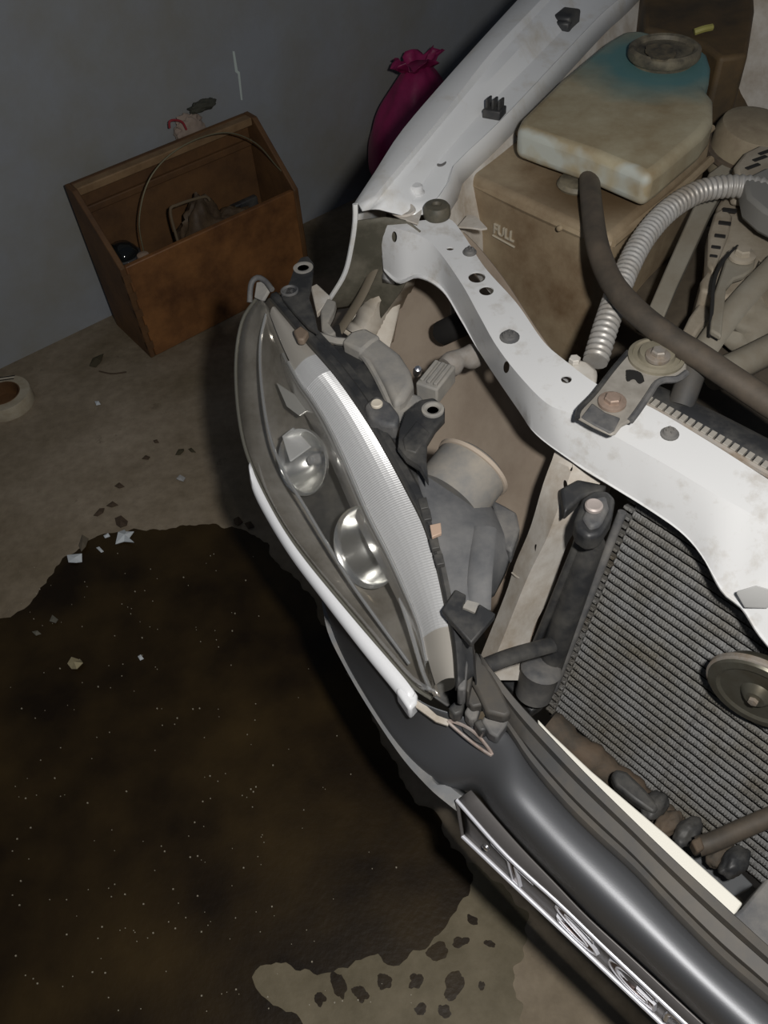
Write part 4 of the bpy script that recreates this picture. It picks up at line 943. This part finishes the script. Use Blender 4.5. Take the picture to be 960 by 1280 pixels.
# ---------------------------------------------------------------- horn
hx = (-cdN * -1.0); ha = (Vector((-.66, -.74, -.02))).normalized()
hc_ = V(946, 868, .575)
hr = MB().lathe([(.030, -.030), (.050, -.024), (.058, -.014), (.060, -.010), (.060, 0), (.058, .003), (.048, .004), (.044, .001), (.020, .0), (.016, .005), (.012, .009), (0, .010)], hc_, ha, 44).build('horn', mat('grimy_horn_metal', (0.17, 0.165, 0.135), .38, .6, (0.10, .085, .055), .4, 20), car, smooth=30, label='round disc horn in front of the condenser')
MB().lathe([(.0605, -.010), (.063, -.008), (.063, -.002), (.0605, 0)], hc_, ha, 44).build('horn_rim', M_steel, hr)
MB().lathe([(.006, .009), (.006, .014), (0, .015)], hc_, ha, 6).build('centre_nut', M_steel, hr)
MB().tube([hc_ - ha * .025, hc_ - ha * .025 + Z * .05 + REAR * .03, hc_ + Z * .11 + REAR * .06], .010, 8, flat=.4).build('horn_stay', M_black, hr)

# ---------------------------------------------------------------- mount bracket of the radiator
brk = slab([(722, 522), (724, 512), (742, 493), (766, 462), (785, 440), (790, 434), (803, 429), (826, 429), (846, 438), (859, 453), (858, 466), (846, 474), (830, 475), (820, 480), (812, 492), (797, 514), (788, 526), (778, 531), (770, 541), (764, 543), (742, 533)], .788, .005)
brk = brk.build('radiator_bracket', mat('dusty_bracket_steel', (.37, .345, .305), .65, .15, (.22, .20, .17), .42, 22), car, bevel=.003, label='dogbone mounting bracket bolted across the bar')
hiB = cat(PX([(722, 524, .786), (724, 512, .788), (742, 493, .788), (766, 462, .788), (785, 440, .788)]), 20)
MB().tube(hiB, .0035, 8).build('flange', M_black, brk)
MB().tube(cat(PX([(858, 466, .788), (846, 474, .788), (830, 475, .788), (820, 480, .788), (812, 492, .788), (797, 514, .788), (788, 526, .788)]), 20), .0045, 8).build('flange', M_dusty, brk)
slab([(726, 521), (740, 503), (757, 515), (776, 522), (768, 538), (763, 541), (743, 531)], .7895, .004).build('painted_foot', M_dusty, brk, bevel=.002)
MB().lathe([(.036, 0), (.036, .004), (.031, .006), (.030, .003), (.024, .004), (.022, .010), (.014, .012), (0, .012)], V(820, 447, .788), Z, 36).build('rubber_bush', mat('olive_bush', (0.20, 0.18, 0.13), .7, 0, (.28, .25, .19), .4, 25), brk)
bolt('bolt', V(822, 446, .799), Z, .0095, .012, brk)
bolt('bolt', V(765, 503, .790), Z, .0105, .010, brk, m=mat('rusty_bolt', (0.40, 0.30, 0.24), .55, .35, (.25, .19, .15), .4, 60))
pts = blob([V(u, v, .7885) for u, v in ((782, 464), (792, 462), (800, 466), (806, 474), (800, 480), (792, 474), (784, 476))], 40, .002, 120)
MB().prism(pts, (0, 0, .0006)).build('oil_smudge', M_dark, brk, smooth=0)

# ---------------------------------------------------------------- radiator behind the bar
rad = MB().tube(cat(PX([(792, 496, .735), (830, 514, .735), (880, 538, .735), (960, 580, .73), (1080, 645, .73), (1300, 780, .725)]), 24), .032, 16, flat=.7).build('radiator_tank', M_black, car, label='black radiator top tank behind the bar')
nt0 = PX([(806, 506, .766), (880, 547, .763), (965, 596, .759), (1080, 662, .755), (1250, 768, .748)])
rl = cat(nt0, 36)
MB().tube(rl, .005, 8).build('crimp_rail', M_steel, rad)
th_ = MB()
bt = None
for i in range(26):
    p = rl[0].lerp(rl[-1], 0)  # placeholder for order
tp = cat(nt0, 44)
for i, p in enumerate(tp[:-1]):
    d = (tp[i + 1] - p).normalized(); w = Vector((-d.y, d.x, 0))
    if bt is None:
        bt = MB().box(p + w * .006 + Z * .004, d * .0036, w * .006, Z * .003).build('crimp_tooth', mat('dull_tooth', (.40, .375, .33), .6, .2), rad, smooth=0, bevel=.0008); b0 = bt.location.copy(); p0_ = p.copy()
    else:
        o = bt.copy(); COL.objects.link(o); o.location = b0 + (p - p0_)
MB().tube(cat(PX([(872, 446, .785), (862, 475, .77), (850, 508, .75)]), 12), .017, 12, flat=.8).build('tank_post', M_rail, rad)
slab([(705, 452), (716, 446), (735, 450), (748, 462), (745, 485), (725, 478), (706, 464)], .755, .05).build('side_lug', M_paint_dusty, rad, bevel=.006)
bolt('bolt', V(718, 452, .757), Z, .008, .007, rad, washer=False, m=M_paint_dusty)

# ---------------------------------------------------------------- reservoirs
low = [(586, 216), (600, 205), (644, 172), (700, 140), (800, 120), (890, 165), (885, 190), (770, 292), (760, 297), (740, 290), (660, 253), (592, 222)]
lt = MB().prism(poly(low, .795), (0, 0, -.30)).build('washer_tank', M_tanklow, car, bevel=.012, seg=4, label='stained beige plastic tank marked FULL')
lip = cat(PX([(588, 226, .782), (600, 233, .780), (660, 262, .780), (740, 298, .780), (765, 304, .780)]), 24)
MB().tube(lip, .0075, 8).build('moulded_seam', M_tanklow, lt)
MB().tube(cat(PX([(765, 304, .780), (800, 275, .780), (850, 235, .780), (888, 200, .780)]), 20), .0075, 8).build('moulded_seam', M_tanklow, lt)
fd = (V(740, 290, .795) - V(592, 222, .795)); fd.z = 0; fd.normalize(); fnn = Vector((fd.y, -fd.x, 0))
fp = V(660, 253, .795) + fnn * .002
def onf(u, v): return onplane(u, v, fp, fnn)
M_mark = mat('tank_lettering', (0.45, 0.40, 0.31), .6)
emboss('FULL', onf(617, 291), onf(642, 303), onf(618, 279), fnn, .002, 'full_lettering', M_mark, lt)
MB().tube([onf(616, 294), onf(643, 309)], .002, 6).build('full_line', M_mark, lt)
MB().lathe([(.032, 0), (.034, .004), (.030, .010), (.018, .012), (0, .012)], V(722, 232, .795), Z, 28).build('hose_port', M_cap, lt)
for u, v in ((697, 270), (700, 285)):
    MB().lathe([(.005, 0), (.004, .004), (0, .005)], V(u, v, .785), fnn, 12).build('pip', M_tanklow, lt)
hip = [(646, 158), (652, 145), (700, 98), (758, 50), (778, 38), (800, 36), (868, 52), (886, 66), (890, 80), (888, 96), (880, 106), (893, 122), (893, 148), (880, 165), (830, 207), (812, 220), (798, 214), (740, 190), (680, 170)]
ht = MB().prism(poly(hip, .862), (0, 0, -.055)).build('coolant_tank', None or M_tankhi, car, bevel=.014, seg=4, label='yellowed upper reservoir with round screw cap')
# blue-green stain around the cap (a stain with its own shape, in the plastic)
def stain(o, c, r, col):
    m = o.data.materials[0].copy(); m.name = 'yellowed_plastic_blue_stain'; nt = m.node_tree
    b = nt.nodes['Principled BSDF']; src = b.inputs['Base Color'].links[0].from_socket
    geo = nt.nodes.new('ShaderNodeNewGeometry')
    dv = nt.nodes.new('ShaderNodeVectorMath'); dv.operation = 'DISTANCE'; dv.inputs[1].default_value = c
    nt.links.new(geo.outputs['Position'], dv.inputs[0])
    ns = nt.nodes.new('ShaderNodeTexNoise'); ns.inputs['Scale'].default_value = 14; nt.links.new(geo.outputs['Position'], ns.inputs['Vector'])
    ad = nt.nodes.new('ShaderNodeMath'); ad.operation = 'MULTIPLY_ADD'; ad.inputs[1].default_value = .07
    nt.links.new(ns.outputs['Fac'], ad.inputs[0]); nt.links.new(dv.outputs['Value'], ad.inputs[2])
    mr = nt.nodes.new('ShaderNodeMapRange'); mr.inputs['From Min'].default_value = r * .85; mr.inputs['From Max'].default_value = r * 1.45; mr.inputs['To Min'].default_value = .85; mr.inputs['To Max'].default_value = 0
    nt.links.new(ad.outputs[0], mr.inputs['Value'])
    mx = nt.nodes.new('ShaderNodeMix'); mx.data_type = 'RGBA'; mx.inputs[7].default_value = (*col, 1)
    nt.links.new(mr.outputs[0], mx.inputs[0]); nt.links.new(src, mx.inputs[6]); nt.links.new(mx.outputs[2], b.inputs['Base Color'])
    o.data.materials[0] = m
capc = V(829, 72, .868)
stain(lt, V(745, 240, .795), .10, (0.10, 0.062, 0.028))
lt.data.materials[0].name = 'stained_tank_brown_spill'
stain(ht, capc, .15, (0.06, 0.21, 0.23))
def edge_light(o, p, nrm, depth, col):  # paints the pale lit look of the tank's front edge into its colour
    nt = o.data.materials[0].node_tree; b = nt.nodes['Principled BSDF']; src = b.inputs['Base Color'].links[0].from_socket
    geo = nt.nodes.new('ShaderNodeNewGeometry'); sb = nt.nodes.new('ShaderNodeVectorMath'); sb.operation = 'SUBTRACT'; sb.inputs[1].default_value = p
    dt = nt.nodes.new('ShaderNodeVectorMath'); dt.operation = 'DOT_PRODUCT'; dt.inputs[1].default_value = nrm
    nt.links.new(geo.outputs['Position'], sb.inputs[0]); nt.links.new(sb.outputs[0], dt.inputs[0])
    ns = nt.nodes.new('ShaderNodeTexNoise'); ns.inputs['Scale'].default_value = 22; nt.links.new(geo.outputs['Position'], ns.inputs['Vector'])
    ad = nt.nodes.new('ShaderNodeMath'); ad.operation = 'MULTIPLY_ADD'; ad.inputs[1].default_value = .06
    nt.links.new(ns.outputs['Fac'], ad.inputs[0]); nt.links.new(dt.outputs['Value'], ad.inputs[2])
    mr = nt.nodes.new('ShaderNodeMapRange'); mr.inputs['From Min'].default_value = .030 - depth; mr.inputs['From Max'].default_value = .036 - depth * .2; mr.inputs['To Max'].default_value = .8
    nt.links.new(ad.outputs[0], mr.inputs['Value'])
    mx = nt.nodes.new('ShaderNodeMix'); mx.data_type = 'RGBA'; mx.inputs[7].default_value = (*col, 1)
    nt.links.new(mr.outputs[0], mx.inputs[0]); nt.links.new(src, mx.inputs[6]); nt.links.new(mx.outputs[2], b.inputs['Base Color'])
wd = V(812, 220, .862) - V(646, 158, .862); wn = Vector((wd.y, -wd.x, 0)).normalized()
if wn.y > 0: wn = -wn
edge_light(ht, V(740, 192, .862), wn, .010, (0.46, 0.50, 0.47))
MB().lathe([(.052, -.010), (.054, 0), (.061, .002), (.063, .006), (.062, .016), (.056, .020), (.050, .018), (.047, .012), (.030, .011), (.020, .015), (.012, .014), (0, .014)], capc, Z, 44).build('screw_cap', M_cap, ht, smooth=35)
pts = blob([V(u, v, .886) for u, v in ((806, 62), (818, 56), (836, 58), (846, 68), (834, 76), (816, 74))], 40, .004, 60)
MB().prism(pts, (0, 0, .002)).build('cap_label', mat('tan_cap_dirt', (0.16, 0.13, 0.08), .8, 0, (.05, .045, .035), .5, 60), ht, smooth=0)
MB().tube(cat(PX([(646, 166, .806), (700, 186, .806), (760, 210, .806), (812, 228, .806), (850, 196, .806), (890, 160, .806)]), 30), .006, 8).build('tank_seam', M_tanklow, ht)

# ---------------------------------------------------------------- hoses
MB().tube(cat(PX([(738, 205, .80), (737, 225, .815), (740, 262, .815), (748, 312, .81), (766, 355, .81), (798, 392, .808), (838, 423, .803), (872, 444, .80), (910, 470, .795), (960, 503, .79), (1060, 568, .785), (1200, 660, .78)]), 90), .0165, 16).build('rubber_hose', M_rubber, car, label='dusty black rubber hose across the bay')
cp = cat(PX([(960, 238, .80), (930, 233, .80), (900, 234, .80), (868, 242, .80), (832, 266, .795), (802, 302, .79), (778, 350, .78), (760, 400, .77), (744, 452, .75)]), 440)
MB().tube(cp, lambda t: .0172 + .0012 * math.sin(t * 2 * math.pi * 54), 14).build('corrugated_conduit', M_conduit, car, label='silver corrugated conduit', smooth=80)
slab([(930, 222), (958, 208), (1010, 215), (1010, 290), (955, 262), (935, 245)], .815, .04).build('conduit_clamp', mat('grey_clamp', (0.20, .195, .18), .6), car, bevel=.006, label='grey clamp at the end of the conduit')

# ---------------------------------------------------------------- engine side
eng = slab([(600, 360), (640, 150), (800, -80), (1400, -80), (1400, 900), (960, 640), (760, 540)], .42, .04).build('engine_bay_floor', mat('black_grime', (.028, .022, .016), .85, 0, (.05, .04, .03), .4, 10), car, label='dark grimy floor of the engine bay')
for k in range(7):
    u, v = ((655, 372), (690, 390), (720, 400), (742, 372), (700, 412), (790, 420), (740, 430))[k]
    lump('grime_lump', V(u, v, .50), .07, .05, .035, MATS['black_grime'] if k % 2 else M_rust, k * 3.3, .4, 2, parent=eng, n=12)
lump('engine_block', V(930, 420, .52), .34, .30, .12, mat('greasy_block', (.10, .08, .055), .75, 0, (.045, .035, .025), .5, 12), 4.4, .12, 1.5, parent=eng, n=26)
belt = MB().prism(PX([(806, 396, .70), (826, 406, .70), (845, 360, .715), (890, 262, .745), (922, 207, .76), (906, 201, .762), (886, 216, .758), (862, 268, .743), (830, 340, .72)]), (0, 0, -.02)).build('flat_belt_cover', M_alu2, car, bevel=.003, label='long flat grey bar beside the corrugated conduit')
# alternator
alt = slab([(896, 258), (906, 240), (930, 240), (965, 262), (1000, 300), (990, 370), (950, 330), (938, 352), (912, 372), (876, 362), (876, 350), (886, 336), (889, 310)], .745, .07).build('alternator', M_alu, car, bevel=.006, seg=3, label='dusty alternator with vent slots')
slab([(885, 330), (886, 290), (893, 266), (906, 258), (916, 270), (912, 290), (900, 320), (892, 338)], .755, .03).build('end_frame', M_alu, alt, bevel=.004)
for k, (u, v) in enumerate(((912, 263), (906, 279), (900, 295), (895, 309), (892, 320))):
    c = V(u, v, .7555); d = Vector((.8, -.35, 0)).normalized(); w = Vector((-d.y, d.x, 0)); s_ = 1 - .12 * k
    MB().box(c, d * .011 * s_, w * .0062 * s_, Z * .0012).build('vent_slot', M_dark, alt, bevel=.002)
slab([(900, 346), (908, 322), (920, 310), (936, 308), (946, 318), (942, 336), (930, 344), (918, 348), (908, 360), (902, 420), (888, 412), (892, 370)], .765, .010).build('adjuster_arm', M_alu2, alt, bevel=.003)
MB().tube(cat(PX([(922, 308, .772), (904, 326, .772), (893, 350, .772), (890, 385, .765), (888, 420, .755)]), 24), .0028, 8).build('cable', M_dark, alt)
bolt('bolt', V(927, 321, .768), Z, .012, .014, alt, m=M_alu)
slab([(884, 372), (874, 378), (862, 395), (850, 420), (862, 430), (876, 408), (888, 398)], .72, .04).build('support_leg', M_alu, alt, bevel=.004)
slab([(862, 412), (878, 402), (886, 412), (880, 432), (866, 436)], .715, .04).build('support_leg', M_alu2, alt, bevel=.004)
MB().tube(cat(PX([(870, 452, .72), (900, 410, .74), (930, 372, .755), (975, 325, .77)]), 16), .018, 10, flat=.5).build('brace', M_alu2, alt)
MB().tube(cat(PX([(890, 470, .69), (925, 455, .69), (975, 430, .69)]), 12), .022, 12).build('water_pipe', M_alu2, alt)
lump('casting', V(935, 400, .66), .06, .06, .04, M_alu2, 2.7, .35, 2.4, parent=alt, n=14)
# pulley cover behind, slotted housing at the right edge
pul = MB().lathe([(.060, -.08), (.066, -.07), (.068, -.01), (.062, .004), (.045, .010), (0, .012)], V(948, 160, .80), (.1, -.1, 1), 36).build('pulley_cover', mat('olive_beige_cover', (.30, .255, .175), .75, 0, (.17, .13, .085), .45, 12), car, smooth=40, label='round dusty cover behind the conduit')
MB().lathe([(.070, -.05), (.075, -.048), (.075, -.04), (.070, -.038)], V(948, 160, .80), (.1, -.1, 1), 36).build('cover_ring', M_rust, pul)
fan = slab([(918, 206), (930, 190), (950, 180), (1000, 190), (1000, 250), (950, 225), (922, 222)], .80, .05).build('fan_housing', M_alu, car, bevel=.006, label='beige slotted housing at the frame edge')
for k, (u, v) in enumerate(((941, 208), (950, 198), (957, 190))):
    c = V(u, v, .8005); d = Vector((.8, .35, 0)).normalized(); w = Vector((-d.y, d.x, 0))
    MB().box(c, d * .014, w * .004, Z * .0012).build('vent_slot', M_dark, fan, bevel=.002)
# brown box and pale wall behind the tanks
ab = MB().prism(PX([(800, -60, .88), (806, 34, .86), (840, 42, .86), (880, 55, .86), (900, 72, .86), (935, 68, .86), (944, 10, .87), (940, -60, .88)]), (0, 0, -.28)).build('air_box', M_brown, car, bevel=.008, seg=3, label='grimy dark brown box behind the reservoirs')
MB().tube(cat(PX([(868, 40, .868), (880, 36, .872), (890, 34, .872)]), 8), .006, 8).build('yellow_pin', mat('yellow_green_pin', (.30, .28, .08), .6), ab)
fw0 = V(952, 28, .80); fw0.z = .42
MB().prism([fw0 - LAT * .22, fw0 + LAT * 1.1, fw0 + LAT * 1.1 + REAR * .012, fw0 - LAT * .22 + REAR * .012], Z * .50).build('firewall', M_paint_dusty, car, label='pale stained panel behind the brown box')
lump('oily_mass', V(930, 120, .62), .10, .08, .07, M_brown, 6.6, .3, 2, parent=car, n=16)
